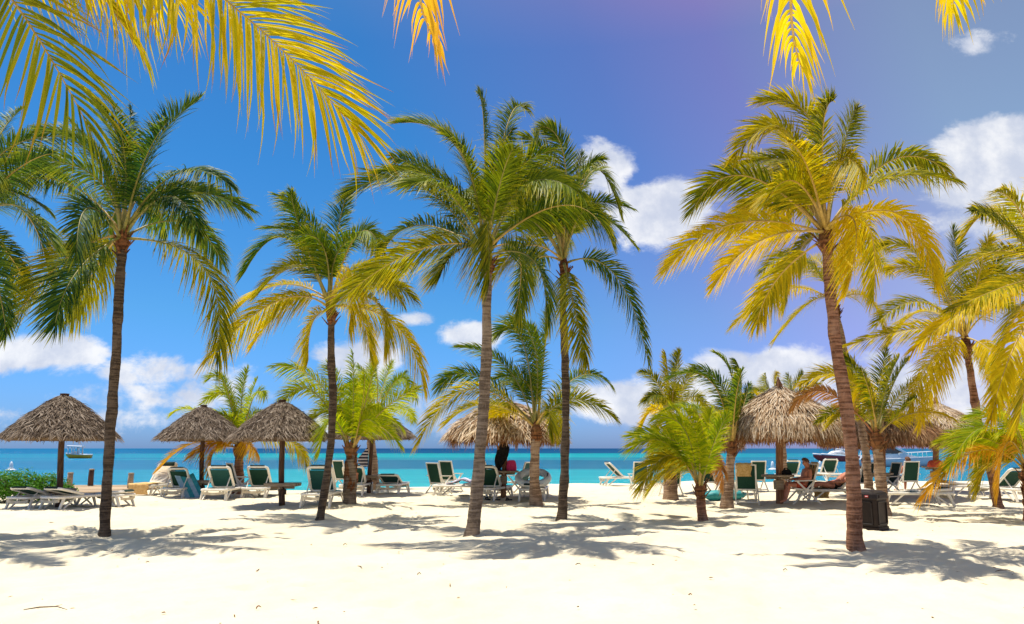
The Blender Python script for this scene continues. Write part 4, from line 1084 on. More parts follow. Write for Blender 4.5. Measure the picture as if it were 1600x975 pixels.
def chair_parts():
    P = []
    tb = lambda u: (-0.20 - 0.27 * u, 0.34 + 0.78 * u)      # y, z along the back
    bk = MB()
    for sx in (-1, 1):
        y0, z0 = tb(0)
        y1, z1 = tb(1)
        bk.bar((sx * 0.27, y0, z0), (sx * 0.27, y1, z1), 0.045, 0.05, up=(0, 1, 0))
    for u in (0.08, 0.98):
        y, z = tb(u)
        bk.bar((-0.249, y, z), (0.249, y, z), 0.045, 0.042, up=(0, 0, 1))
    us = np.linspace(0.1, 0.96, 6)
    A = [(-0.245, tb(u)[0] + 0.012 - 0.03 * math.sin(u * 3.1), tb(u)[1]) for u in us]
    sl = sheet(MB(), A, [(-p[0], p[1], p[2]) for p in A], 0.012).mesh('back_sling', MT['sling'])
    P.append(('backrest', bk.mesh('backrest', MT['resin']), [('back_sling', sl)]))
    st = MB()
    for sx in (-1, 1):
        st.bar((sx * 0.268, -0.24, 0.375), (sx * 0.268, 0.27, 0.425), 0.042, 0.05)
    st.bar((-0.246, 0.25, 0.42), (0.246, 0.25, 0.42), 0.045, 0.045)
    A = [(-0.245, y, 0.378 + 0.05 * (y + 0.24) / 0.5 - 0.02 * math.sin((y + 0.24) / 0.5 * 3.14)) for y in np.linspace(-0.23, 0.225, 6)]
    ss = sheet(MB(), A, [(-p[0], p[1], p[2]) for p in A], 0.012).mesh('seat_sling', MT['sling'])
    P.append(('seat', st.mesh('seat', MT['resin']), [('seat_sling', ss)]))
    for sx in (-1, 1):
        P.append(('armrest', MB().bar((sx * 0.325, -0.36, 0.66), (sx * 0.33, 0.27, 0.64), 0.062, 0.032).mesh('armrest', MT['resin']), []))
        P.append(('leg', MB().bar((sx * 0.32, 0.20, 0.63), (sx * 0.315, -0.46, -0.02), 0.034, 0.048, up=(0, 1, 0)).mesh('leg', MT['resin']), []))
        P.append(('leg', MB().bar((sx * 0.287, -0.30, 0.62), (sx * 0.287, 0.36, -0.02), 0.03, 0.045, up=(0, 1, 0)).mesh('leg', MT['resin']), []))
    P.append(('stretcher', MB().bar((-0.3, -0.40, 0.06), (0.3, -0.40, 0.06), 0.03, 0.035).mesh('stretcher', MT['resin']), []))
    P.append(('stretcher', MB().bar((-0.27, 0.31, 0.06), (0.27, 0.31, 0.06), 0.03, 0.035).mesh('stretcher', MT['resin']), []))
    return P


def assemble(root, parts):
    for nm, me, subs in parts:
        o = put(nm, me, root)
        for sn, sm in subs:
            put(sn, sm, o)


SEATS = {}
for k, (kind, x, y, hd, back, opts, label) in enumerate(FURNITURE):
    sling = 'sling_dark' if 'dark' in opts else 'sling_teal' if (k % 3 == 2 and x < 6) else 'sling_green'
    MT['sling'] = MT[sling]
    nm = 'sun_lounger' if kind == 'chaise' else 'folding_chair'
    root = thing(nm, label, 'sun lounger' if kind == 'chaise' else 'chair', (x, y, float(sand_h(x, y)) + 0.012), RAD(hd - 90),
                 'sun loungers on the beach' if kind == 'chaise' else 'folding chairs on the beach')
    if x < -11 and kind == 'chaise' and 'cream' not in opts:
        root.scale = (0.9, 0.9, 0.9)
    parts = cached((kind, back, sling), (lambda: chaise_parts(back)) if kind == 'chaise' else chair_parts)
    assemble(root, parts)
    SEATS[k] = root


def seat(sub):
    for k, rec in enumerate(FURNITURE):
        if sub in rec[6]:
            return SEATS[k]
    raise KeyError(sub)


def at_seat(o, root, p=(0, 0, 0)):
    """place a top-level thing in the frame of the seat it lies on"""
    c, s_ = math.cos(root.rotation_euler.z), math.sin(root.rotation_euler.z)
    o.location = (root.location.x + c * p[0] - s_ * p[1], root.location.y + s_ * p[0] + c * p[1], root.location.z + p[2])
    o.rotation_euler = (0, 0, root.rotation_euler.z)
    return o


# ------------------------------------------------------------------ cloths and things on the seats
def drape(name, path, w0, w1, material, th=0.018, seed=0, across=(1, 0, 0), fold=0.02):
    """soft cloth following a line; the two edges wander and the surface carries folds"""
    r = random.Random(seed)
    pts = catmull(path, 6)
    n = len(pts)
    mb = MB()
    cols = 9
    ax = Vector(across).normalized()
    vs = []
    for i, p in enumerate(pts):
        t = Vector(pts[min(i + 1, n - 1)] - pts[max(i - 1, 0)]).normalized()
        nr = ax.cross(t).normalized()
        e0 = w0 + 0.02 * math.sin(i * 0.9 + seed)
        e1 = w1 + 0.02 * math.cos(i * 0.7 + seed * 2)
        for sgn in (1, -1):
            for k in range(cols):
                x = e0 + (e1 - e0) * k / (cols - 1)
                f = fold * math.sin(k * 1.9 + seed + 0.25 * i) * (0.4 + 0.6 * i / n)
                vs.append(Vector(p) + ax * x + nr * (f + sgn * th / 2))
    fs = []
    st = 2 * cols
    for i in range(n - 1):
        for k in range(cols - 1):
            a = i * st + k
            fs.append((a, a + 1, a + st + 1, a + st))
            b = a + cols
            fs.append((b, b + st, b + st + 1, b + 1))
        for k in (0, cols - 1):
            a = i * st + k
            q = (a, a + st, a + st + cols, a + cols)
            fs.append(q if k == 0 else q[::-1])
    for i in (0, n - 1):
        for k in range(cols - 1):
            a = i * st + k
            q = (a, a + cols, a + cols + 1, a + 1)
            fs.append(q if i == 0 else q[::-1])
    mb.add(vs, fs)
    return mb.build(name, MT[material], None, True)


s = seat('pale cushion')
o = drape('lounger_cushion', [(0, -0.62, 1.01), (0, -0.42, 0.80), (0, -0.1, 0.425), (0, 0.1, 0.40), (0, 0.6, 0.385)], -0.29, 0.29, 'cloth_cream', 0.045, 1, fold=0.004)
at_seat(o, s)
tag(o, 'pale cream cushion on the lounger facing us beside the boardwalk', 'cushion')
o = drape('towel', [(0, 0.35, 0.425), (0, 0.8, 0.415), (0, 1.01, 0.40), (0, 1.04, 0.28), (0, 1.045, 0.06)], -0.37, 0.36, 'cloth_orange', 0.015, 2)
at_seat(o, s)
tag(o, 'orange-tan towel hanging over the foot of the lounger beside the boardwalk', 'towel')
s = seat('side-on at the waterline')
o = drape('towel', [(0, -0.74, 0.96), (0, -0.6, 0.92), (0, -0.4, 0.70), (0, -0.12, 0.46), (0, 0.05, 0.40)], -0.27, 0.27, 'cloth_cream', 0.02, 3, fold=0.006)
at_seat(o, s)
tag(o, 'cream towel spread on the back of the waterline lounger', 'towel')
s = seat('gold towel over its top')
o = drape('towel', [(0, -0.40, 0.78), (0, -0.45, 1.0), (0, -0.475, 1.155), (0, -0.51, 1.12), (0, -0.51, 1.06), (0, -0.495, 0.99)], -0.26, 0.15, 'cloth_gold', 0.014, 4, fold=0.012)
at_seat(o, s)
tag(o, 'gold towel hung over the top of the dark green chair left of golden umbrella', 'towel')
s = seat('chair with tan towel')
o = drape('towel', [(0, -0.40, 0.70), (0, -0.45, 1.0), (0, -0.475, 1.155), (0, -0.51, 1.12), (0, -0.50, 1.0), (0, -0.47, 0.88)], -0.25, 0.1, 'cloth_gold', 0.014, 5, fold=0.012)
at_seat(o, s)
tag(o, 'tan towel over the chair between lime palm and ringed grey trunk', 'towel')
s = seat('shirtless man')
o = drape('towel', [(0, -0.37, 0.80), (0, -0.43, 1.0), (0, -0.475, 1.155), (0, -0.51, 1.12), (0, -0.485, 1.0), (0, -0.46, 0.86)], -0.2, 0.2, 'cloth_gold', 0.014, 6, fold=0.01)
at_seat(o, s)
tag(o, 'gold towel behind the head of the shirtless man', 'towel')
s = seat('sunbather stretched out')
o = drape('towel', [(0.1, 0.15, 0.40), (0.3, 0.15, 0.40), (0.42, 0.15, 0.385), (0.445, 0.16, 0.25), (0.45, 0.17, 0.06)], -0.22, 0.26, 'cloth_gold', 0.014, 7, across=(0, 1, 0), fold=0.025)
at_seat(o, s)
tag(o, 'tan towel hanging from the side of the sunbather\'s lounger', 'towel')
s = seat('lilac towel')
o = drape('towel', [(0, -0.55, 0.42), (0, -0.3, 0.47), (0, 0.0, 0.56), (0, 0.25, 0.46), (0, 0.5, 0.39)], -0.34, 0.34, 'cloth_lilac', 0.03, 8, fold=0.03)
at_seat(o, s)
tag(o, 'crumpled lilac towel on the low lounger left of centre trunk', 'towel')


def place_tag(o, p, rz, label, cat, group=None):
    o.location = p
    o.rotation_euler = (0, 0, rz)
    return tag(o, label, cat, group)


U4 = UMBRELLAS[3][0]
U5 = UMBRELLAS[4][0]
U6 = UMBRELLAS[5][0]
U8 = UMBRELLAS[7][0]
U2 = UMBRELLAS[1][0]
# striped towel and dark garment hung on posts
mb = MB()
rows = []
for k in range(12):
    z = 1.62 - k * 0.06
    hw = 0.02 + 0.16 * min(1, k / 6) - (0.05 if k > 9 else 0)
    rows.append((z, hw, 0.05 + 0.02 * math.sin(k)))
prev = None
vs, fs = [], []
for z, hw, th in rows:
    n0 = len(vs)
    for j in range(10):
        a = 2 * math.pi * j / 10
        vs.append((-0.07 - hw * 0.9 + hw * math.cos(a), -0.03 + th * math.sin(a) * (1 + 0.25 * math.cos(3 * a)), z))
    if prev is not None:
        fs += [(prev + j, prev + (j + 1) % 10, n0 + (j + 1) % 10, n0 + j) for j in range(10)]
    prev = n0
fs += [tuple(range(10))[::-1], tuple(range(prev, prev + 10))]
place_tag(mb.add(vs, fs).build('striped_towel', MT['stripe'], None, True), (U4[0], U4[1], 0), 0, 'navy and white striped towel hanging on the post behind the stocky palm', 'towel')
vs, fs, prev = [], [], None
for k in range(14):
    z = 1.98 - k * 0.085
    hw = [0.03, 0.07, 0.11, 0.14, 0.17, 0.19, 0.2, 0.2, 0.19, 0.17, 0.14, 0.11, 0.08, 0.03][k]
    n0 = len(vs)
    for j in range(14):
        a = 2 * math.pi * j / 14
        f = 1 + 0.16 * math.sin(5 * a + k * 0.5)
        vs.append((-0.03 + 0.05 * math.sin(k * 0.35) - 0.008 * k + hw * f * math.cos(a), -0.15 + 0.07 * f * math.sin(a), z))
    if prev is not None:
        fs += [(prev + j, prev + (j + 1) % 14, n0 + (j + 1) % 14, n0 + j) for j in range(14)]
    prev = n0
fs += [tuple(range(14))[::-1], tuple(range(prev, prev + 14))]
place_tag(MB().add(vs, fs).build('hanging_garment', MT['cloth_black'], None, True), (U5[0], U5[1], 0), 0, 'black garment hanging from the shaggy umbrella above its table', 'garment')


def soft_bag(name, w, d, h, material, handles=True):
    mb = MB()
    prof = [(0.82, 0), (0.98, 0.06), (1.0, 0.35), (0.92, 0.7), (0.72, 0.93), (0.45, 1.0)]
    vs, fs = [], []
    n = 16
    for r, z in prof:
        for j in range(n):
            a = 2 * math.pi * j / n
            c, s_ = math.cos(a), math.sin(a)
            e = 0.55
            vs.append((math.copysign(abs(c) ** e, c) * r * w / 2, math.copysign(abs(s_) ** e, s_) * (0.6 + 0.4 * r) * d / 2 * (1 - 0.5 * z), z * h))
    for i in range(len(prof) - 1):
        fs += [(i * n + j, i * n + (j + 1) % n, (i + 1) * n + (j + 1) % n, (i + 1) * n + j) for j in range(n)]
    fs += [tuple(range(n))[::-1], tuple(range((len(prof) - 1) * n, len(prof) * n))]
    body = mb.add(vs, fs).build(name, MT[material], None, True)
    if handles:
        for sy in (-1, 1):
            MB().tube([(-w * 0.2, sy * d * 0.16, h * 0.9), (-w * 0.15, sy * d * 0.15, h * 1.2), (0, sy * d * 0.14, h * 1.3), (w * 0.15, sy * d * 0.15, h * 1.2), (w * 0.2, sy * d * 0.16, h * 0.9)], 0.012, 6).build('handle', MT[material], body, True)
    return body


tz5 = UMBRELLAS[4][6] + 0.012
place_tag(soft_bag('beach_bag', 0.34, 0.2, 0.36, 'cloth_pink', False), (U5[0] + 0.25, U5[1] - 0.12, tz5), 0.2, 'bright pink bag on the table of the shaggy umbrella', 'bag')
place_tag(soft_bag('folded_cloth', 0.36, 0.24, 0.1, 'cloth_navy', False), (U5[0] - 0.24, U5[1] - 0.1, tz5), -0.2, 'folded navy cloth left of the pink bag', 'cloth')
tz6 = UMBRELLAS[5][6] + 0.012
place_tag(soft_bag('beach_bag', 0.30, 0.2, 0.16, 'cloth_black'), (U6[0] + 0.24, U6[1] - 0.05, tz6), 0.1, 'small black bag on the table of the golden umbrella', 'bag')
tz8 = UMBRELLAS[7][6] + 0.012
o = soft_bag('cloth_heap', 0.6, 0.4, 0.26, 'cloth_red', False)
place_tag(o, (U8[0] - 0.05, U8[1] - 0.02 - 0.25, tz8), 0.2, 'red cloth heaped on the table at the right', 'cloth')
# inflatable ring on its lounger
s = seat('pale inflatable ring')
R_, r_ = 0.46, 0.115
vs, fs = [], []
for i in range(28):
    for j in range(12):
        a, b = 2 * math.pi * i / 28, 2 * math.pi * j / 12
        k_ = 1 + 0.03 * math.cos(14 * a)
        vs.append(((R_ + r_ * k_ * math.cos(b)) * math.cos(a), (R_ + r_ * k_ * math.cos(b)) * math.sin(a), r_ * k_ * math.sin(b)))
for i in range(28):
    for j in range(12):
        fs.append((i * 12 + j, ((i + 1) % 28) * 12 + j, ((i + 1) % 28) * 12 + (j + 1) % 12, i * 12 + (j + 1) % 12))
o = MB().add(vs, fs).build('inflatable_ring', MT['ring'], None, True)
at_seat(o, s, (0, -0.42, 0.66))
o.rotation_euler = (RAD(24), 0, s.rotation_euler.z)
MB().tube([(0.44, -0.1, 0.1), (0.46, -0.05, 0.15), (0.46, 0.05, 0.15), (0.44, 0.1, 0.1)], 0.014, 6).build('handle', MT['rubber'], o)
tag(o, 'pale grey inflatable ring lying on a lounger behind the ringed trunk', 'ring')
o = soft_bag('beach_bag', 0.42, 0.26, 0.2, 'cloth_navy')
at_seat(o, s, (-0.16, 0.35, 0.365))
tag(o, 'navy bag on the foot of the lounger with the inflatable ring', 'bag')
# teal mat leaning on the second umbrella post
root = thing('beach_mat', 'teal and pale blue striped mat leaning at the second umbrella post', 'mat', (U2[0] - 0.28, U2[1] - 0.3, 0), 0.25)
for k in range(4):
    x = -0.3 + k * 0.15
    p0 = Vector((x - 0.12, -0.05, 0.75))
    p1 = Vector((x + 0.35, -0.05 - 0.45, 0.0))
    MB().bar(p0, p1, 0.149, 0.05, up=(0, -1, 0.3), ch=0.3).build('mat_strip', MT['mat_teal' if k % 2 else 'mat_pale'], root)
# teal float and small white table with bag by the golden umbrella
pf = (8.3 - 1.9, 25.4)
o = MB().tube([(-0.75, 0, 0.09), (-0.5, 0, 0.10), (0.5, 0, 0.10), (0.78, 0, 0.11)], [0.05, 0.16, 0.16, 0.05], 12, flat=1.8).build('float_board', MT['mat_teal'], None, True)
place_tag(o, (6.65, 23.8, 0.06), 0.35, 'teal foam float on the sand behind the ringed grey trunk', 'float')
root = thing('side_table', 'small white table carrying a black and white bag, near the gold towel chair', 'table', (7.35, 24.0, float(sand_h(7.35, 24.0))), 0.2)
MB().box((0, 0, 0.44), (0.5, 0.5, 0.035), ch=0.2).build('table_top', MT['resin'], root)
for sx in (-1, 1):
    for sy in (-1, 1):
        MB().bar((sx * 0.2, sy * 0.2, 0.43), (sx * 0.235, sy * 0.235, -0.02), 0.04, 0.04).build('leg', MT['resin'], root)
o = soft_bag('beach_bag', 0.4, 0.22, 0.34, 'cloth_black')
place_tag(o, (7.3, 24.0, 0.475), 0.2, 'black bag with white lower half on the small white table', 'bag')
soft = MB().lathe([(0.17, 0.02), (0.212, 0.03), (0.212, 0.12), (0.19, 0.13)], 16)
soft.v = [(x, y * 0.62, z) for x, y, z in soft.v]
soft.build('white_panel', MT['white'], o, True)


def sandal(label, x, y, rz):
    root = thing('sandal', label, 'sandal', (x, y, float(sand_h(x, y)) + 0.02), rz)
    vs = []
    sole = MB()
    out = [(0.0, 0.13), (0.05, 0.1), (0.052, 0.0), (0.038, -0.06), (0.04, -0.12), (0.0, -0.14), (-0.04, -0.12), (-0.035, -0.06), (-0.045, 0.0), (-0.045, 0.1)]
    n = len(out)
    sole.add([(p[0], p[1], 0) for p in out] + [(p[0], p[1], 0.03) for p in out], [tuple(range(n)), tuple(range(2 * n - 1, n - 1, -1))] + [(i, n + i, n + (i + 1) % n, (i + 1) % n) for i in range(n)])
    sole.build('sole', MT['rubber'], root)
    MB().tube([(-0.045, 0.03, 0.03), (-0.03, 0.05, 0.075), (0.03, 0.05, 0.075), (0.048, 0.03, 0.03)], 0.014, 6, flat=1.6).build('strap', MT['rubber'], root)


for lab, dx, dy, rz in (('black sandal under the dark lounger left of the centre table post', -0.50, -0.85, 0.6), ('black sandal just left of the centre table post', -0.22, -0.9, 1.2),
                        ('black sandal just right of the centre table post', 0.16, -0.9, 2.3)):
    sandal(lab, U5[0] + dx, U5[1] + dy, rz)

# ------------------------------------------------------------------ people
def skin_mesh(name, verts, edges, radii, root_i=0, levels=2):
    me = bpy.data.meshes.new(name)
    me.from_pydata(verts, edges, [])
    o = bpy.data.objects.new(name, me)
    COL.objects.link(o)
    sk = o.modifiers.new('skin', 'SKIN')
    sk.use_smooth_shade = True
    lay = me.skin_vertices[0].data
    for i, r in enumerate(radii):
        rr = r if isinstance(r, tuple) else (r, r)
        lay[i].radius = rr
        lay[i].use_root = (i == root_i)
    ss = o.modifiers.new('sub', 'SUBSURF')
    ss.levels = ss.render_levels = levels
    dg = bpy.context.evaluated_depsgraph_get()
    dg.update()
    new = bpy.data.meshes.new_from_object(o.evaluated_get(dg))
    bpy.data.objects.remove(o)
    bpy.data.meshes.remove(me)
    new.name = name
    new.polygons.foreach_set('use_smooth', [True] * len(new.polygons))
    return new


def make_person(label, J, base_root, hair='short', shorts='cloth_red', top=None, scale=1.0):
    """J: pelvis, chest, neck, head and per side hip, knee, ankle, toe, shoulder, elbow, wrist (left first) in the seat's frame"""
    V, E, Rr = [], [], []

    def add(p, r, par=None):
        V.append(Vector(p))
        Rr.append(r)
        if par is not None:
            E.append((par, len(V) - 1))
        return len(V) - 1
    pv, ch, nk, hd = (Vector(J[k]) for k in ('pelvis', 'chest', 'neck', 'head'))
    face = Vector(J.get('face', (0, 1, 0))).normalized()
    ip = add(pv, (0.155, 0.115))
    im = add(pv.lerp(ch, 0.5) - face * 0.01, (0.14, 0.105), ip)
    ic = add(ch, (0.15, 0.11), im)
    inn = add(nk, 0.058, ic)
    upv = (hd - nk).normalized()
    ij = add(hd - upv * 0.045 + face * 0.012, (0.066, 0.075), inn)
    ih = add(hd + upv * 0.03, (0.076, 0.094), ij)
    it = add(hd + upv * 0.095 - face * 0.012, (0.05, 0.062), ih)
    add(hd + face * 0.112 - upv * 0.012, 0.014, ij)      # nose
    for sd in (0, 1):
        g = lambda k: Vector(J[k][sd])
        hp = add(g('hip'), 0.10, ip)
        th = add(g('hip').lerp(g('knee'), 0.5), 0.088, hp)
        kn = add(g('knee'), 0.062, th)
        cf = add(g('knee').lerp(g('ankle'), 0.35), 0.062, kn)
        an = add(g('ankle'), 0.04, cf)
        bl = add(g('ankle').lerp(g('toe'), 0.6), (0.045, 0.03), an)
        add(g('toe'), (0.04, 0.02), bl)
        sh = add(g('shoulder'), 0.066, ic)
        el = add(g('elbow'), 0.046, sh)
        fo = add(g('elbow').lerp(g('wrist'), 0.4), 0.044, el)
        wr = add(g('wrist'), 0.03, fo)
        d = (g('wrist') - g('elbow')).normalized()
        side = d.cross(Vector((0, 0, 1)))
        side = side.normalized() if side.length > 0.1 else Vector((1, 0, 0))
        pm = add(g('wrist') + d * 0.06, (0.04, 0.02), wr)
        for k, (o_, l_) in enumerate(((-0.03, 0.06), (-0.011, 0.075), (0.009, 0.07), (0.028, 0.055))):
            f1 = add(g('wrist') + d * 0.105 + side * o_, 0.010, pm)
            add(g('wrist') + d * (0.105 + l_) + side * o_ * 1.1 - Vector((0, 0, 0.025)), 0.008, f1)
        add(g('wrist') + d * 0.07 + side * (0.055 if sd else -0.055), 0.010, wr)
    me = skin_mesh('person', V, E, Rr)
    me.materials.append(MT['skin'])
    body = put('person', me)
    # hair cap
    vs, fs = [], []
    n = 14
    rows = 7
    rt = upv.cross(face).normalized()
    for i in range(rows):
        ph = RAD(4 + 98 * i / (rows - 1))
        for j in range(n):
            a = 2 * math.pi * j / n
            front = math.cos(a)
            k = ph * (0.62 if front > 0.3 else 1.0 if front > -0.3 else 1.12)
            q = upv * math.cos(k) * 0.118 + (face * math.cos(a) * 0.112 + rt * math.sin(a) * 0.097) * math.sin(k)
            vs.append(hd + upv * 0.028 - face * 0.004 + q)
    for i in range(rows - 1):
        fs += [(i * n + j, i * n + (j + 1) % n, (i + 1) * n + (j + 1) % n, (i + 1) * n + j) for j in range(n)]
    fs.append(tuple(range(n))[::-1])
    if hair == 'bun':
        MBh = MB().add(vs, fs).tube([hd - face * 0.09 + upv * 0.05, hd - face * 0.14 + upv * 0.04, hd - face * 0.16 + upv * 0.03], [0.03, 0.05, 0.02], 8)
    else:
        MBh = MB().add(vs, fs)
    MBh.build('hair', MT['hair'], body, True)
    for sx in (-1, 1):
        e = hd + upv * 0.015 + face * 0.088 + rt * 0.034 * sx
        MB().tube([e - rt * 0.012, e, e + rt * 0.012], [0.004, 0.009, 0.004], 6).build('eye', MT['rubber'], body, True)
        e = hd + upv * 0.0 + rt * 0.088 * sx - face * 0.01
        MB().tube([e - upv * 0.03, e, e + upv * 0.032], [0.008, 0.016, 0.012], 6).build('ear', MT['skin'], body, True)
    # shorts
    V2 = [pv + (ch - pv) * 0.18, pv]
    E2 = [(0, 1)]
    R2 = [(0.165, 0.125), (0.172, 0.132)]
    for sd in (0, 1):
        h0 = Vector(J['hip'][sd])
        k0 = Vector(J['knee'][sd])
        ln = 0.62 if top is None else 0.12
        V2 += [h0, h0.lerp(k0, ln)]
        R2 += [0.12, 0.108]
        b = len(V2)
        E2 += [(1, b - 2), (b - 2, b - 1)]
    put('shorts' if top is None else 'swim_bottom', skin_mesh('shorts', V2, E2, R2, 1), body).data.materials.append(MT[shorts])
    if top:
        a_ = ch - (ch - pv).normalized() * 0.05
        me = skin_mesh('swim_top', [a_ - (ch - pv).normalized() * 0.04, a_ + (ch - pv).normalized() * 0.05], [(0, 1)], [(0.168, 0.128), (0.172, 0.13)], 0)
        put('swim_top', me, body).data.materials.append(MT[top])
    at_seat(body, base_root)
    tag(body, label, 'person')
    return body


def sit(lean=0.0, leg=0.0, arms='rest'):
    return dict(pelvis=(0, -0.10, 0.50), chest=(0, -0.24, 0.86), neck=(0, -0.27, 1.02), head=(0, -0.245 + lean, 1.155), face=(0, 1, -0.12),
                hip=((-0.1, -0.04, 0.49), (0.1, -0.04, 0.49)), knee=((-0.14, 0.36, 0.53), (0.15, 0.33, 0.56)), ankle=((-0.14, 0.44 + leg, 0.10), (0.16, 0.42, 0.10)),
                toe=((-0.15, 0.62 + leg, 0.04), (0.18, 0.60, 0.04)), shoulder=((-0.20, -0.24, 0.93), (0.20, -0.24, 0.93)), elbow=((-0.3, -0.2, 0.70), (0.3, -0.2, 0.70)),
                wrist=((-0.24, 0.06, 0.685), (0.24, 0.06, 0.685)))


def recline(up=0.30):
    return dict(pelvis=(0, -0.08, 0.45), chest=(0, -0.40, 0.72), neck=(0, -0.52, 0.85), head=(0, -0.56, 1.0), face=(0, 1, 0.1),
                hip=((-0.1, 0.0, 0.45), (0.1, 0.0, 0.45)), knee=((-0.13, 0.42, 0.50), (0.13, 0.40, 0.53)), ankle=((-0.14, 0.82, 0.42), (0.14, 0.80, 0.42)),
                toe=((-0.15, 0.88, 0.57), (0.17, 0.86, 0.56)), shoulder=((-0.19, -0.42, 0.77), (0.19, -0.42, 0.77)), elbow=((-0.27, -0.22, 0.58), (0.27, -0.22, 0.58)),
                wrist=((-0.2, 0.03, 0.56), (0.2, 0.03, 0.56)))


make_person('shirtless man in dark red shorts sitting in profile in a folding chair', sit(0.02, 0.06), seat('shirtless man'), 'short', 'cloth_red')
MT['cloth_maroon'] = simple('cloth_maroon', (0.16, 0.03, 0.025), (0.24, 0.05, 0.035), 0.9, 18, 0.1)
make_person('sunbather in dark swimwear reclining with legs stretched out on a lounger', recline(), seat('sunbather stretched out'), 'bun', 'cloth_black', 'cloth_black')
make_person('bare-backed person sitting half hidden behind the nearest leaning trunk', sit(), seat('behind the nearest leaning trunk'), 'short', 'cloth_black')
make_person('person facing the sea in the green backed chair, head above the backrest', sit(0.03), seat('squarely from behind'), 'short', 'cloth_navy')
make_person('person on the lounger hidden behind the rough stocky palm trunk', recline(), seat('rough trunk of the stocky palm'), 'short', 'cloth_maroon')

# ------------------------------------------------------------------ bin
bx, by = 7.22, 15.4
root = thing('litter_bin', 'dark brown plastic litter bin with domed lid beside the nearest palm', 'bin', (bx, by, float(sand_h(bx, by))), RAD(38))


def oct_(h, c):
    return [(h, h - c), (h - c, h), (-h + c, h), (-h, h - c), (-h, -h + c), (-h + c, -h), (h - c, -h), (h, -h + c)]


def stack(levels):
    vs, fs = [], []
    for h, c, z in levels:
        vs += [(p[0], p[1], z) for p in oct_(h, c)]
    for i in range(len(levels) - 1):
        fs += [(i * 8 + j, i * 8 + (j + 1) % 8, (i + 1) * 8 + (j + 1) % 8, (i + 1) * 8 + j) for j in range(8)]
    fs += [tuple(range(7, -1, -1)), tuple(range((len(levels) - 1) * 8, len(levels) * 8))]
    return MB().add(vs, fs)


stack([(0.262, 0.06, -0.04), (0.262, 0.06, 0.06), (0.245, 0.055, 0.075), (0.255, 0.055, 0.60)]).build('body', MT['bin'], root)
lid = stack([(0.278, 0.065, 0.603), (0.282, 0.066, 0.615), (0.275, 0.064, 0.70), (0.255, 0.07, 0.735), (0.19, 0.07, 0.765), (0.09, 0.04, 0.778)]).build('lid', MT['bin_dark'], root)
for k in range(4):
    a = k * math.pi / 2
    c, s_ = math.cos(a), math.sin(a)
    fr = MB()
    R2 = lambda x, y, z: (x * c - y * s_, x * s_ + y * c, z)
    for (x0, z0, x1, z1) in ((-0.17, 0.12, 0.17, 0.12), (-0.17, 0.55, 0.17, 0.55), (-0.17, 0.135, -0.17, 0.535), (0.17, 0.135, 0.17, 0.535)):
        fr.bar(R2(x0, -0.2565 - 0.008 * (z0 / 0.55), z0), R2(x1, -0.2565 - 0.008 * (z1 / 0.55), z1), 0.022, 0.022, up=R2(0, -1, 0), ch=0.2)
    fr.build('panel_frame', MT['bin_dark'], root)
    MB().bar(R2(-0.15, -0.284, 0.655), R2(0.15, -0.284, 0.655), 0.012, 0.06, ch=0.2).build('flap', MT['bin'], lid)
MT['sticker_red'] = simple('sticker_red', (0.55, 0.02, 0.02), (0.6, 0.03, 0.03), 0.4)
st = MB().bar((-0.2905, -0.14, 0.66), (-0.2905, -0.07, 0.66), 0.005, 0.04, ch=0).build('sticker', MT['sticker_red'], lid)
MB().bar((-0.2945, -0.13, 0.66), (-0.2945, -0.08, 0.66), 0.003, 0.013, ch=0).build('sticker_band', MT['white'], st)

# ------------------------------------------------------------------ bush
root = thing('bush', 'low bright green bush at the left edge behind the loungers', 'bush', (-15.0, 23.4, 0))
rng = np.random.default_rng(5)
st = MB()
for k in range(26):
    a = rng.uniform(0, 6.28)
    st.tube([(rng.normal(0, 0.5), rng.normal(0, 0.3), -0.05), (math.cos(a) * 0.5, math.sin(a) * 0.4, 0.35), (math.cos(a) * 1.1, math.sin(a) * 0.6, 0.7)], [0.02, 0.014, 0.006], 5)
st.build('stems', MT['bark_dark'], root)
V, F, AL, RN = [], [], [], []
lobes = [(-0.9, 0.1, 0.45, 0.8, 0.7, 0.5), (-0.1, -0.1, 0.50, 0.75, 0.7, 0.48), (0.65, 0.0, 0.42, 0.65, 0.6, 0.42), (1.15, -0.05, 0.25, 0.4, 0.45, 0.32), (-1.7, 0, 0.45, 0.8, 0.7, 0.48)]
for k in range(8500):
    lx, ly, lz, rx, ry, rz = lobes[rng.integers(0, 5)]
    d = unit(rng.normal(0, 1, 3))
    r = rng.uniform(0.55, 1.04) * (1 + 0.12 * math.sin(d[0] * 9 + d[2] * 7))
    p = np.array([lx, ly, lz]) + d * r * np.array([rx, ry, rz])
    if p[2] < 0.02:
        continue
    n_ = unit(d + rng.normal(0, 0.5, 3) + np.array([0, 0, 0.4]))
    t = unit(np.cross(n_, rng.normal(0, 1, 3)))
    b = np.cross(n_, t)
    L_ = rng.uniform(0.07, 0.13)
    w_ = L_ * 0.42
    o_ = len(V)
    V += [p - t * L_ * 0.5, p - t * L_ * 0.1 + b * w_ * 0.5, p + t * L_ * 0.5, p - t * L_ * 0.1 - b * w_ * 0.5]
    F.append((o_, o_ + 1, o_ + 2, o_ + 3))
    AL += [0, 0.4, 1, 0.4]
    RN += [rng.random()] * 4
me = bpy.data.meshes.new('leaves')
me.from_pydata([tuple(p) for p in V], [], F)
a = me.attributes.new('along', 'FLOAT', 'POINT')
a.data.foreach_set('value', AL)
a = me.attributes.new('rnd', 'FLOAT', 'POINT')
a.data.foreach_set('value', RN)
me.materials.append(MT['bush'])
tag(put('leaves', me, root), None, None, kind='stuff')

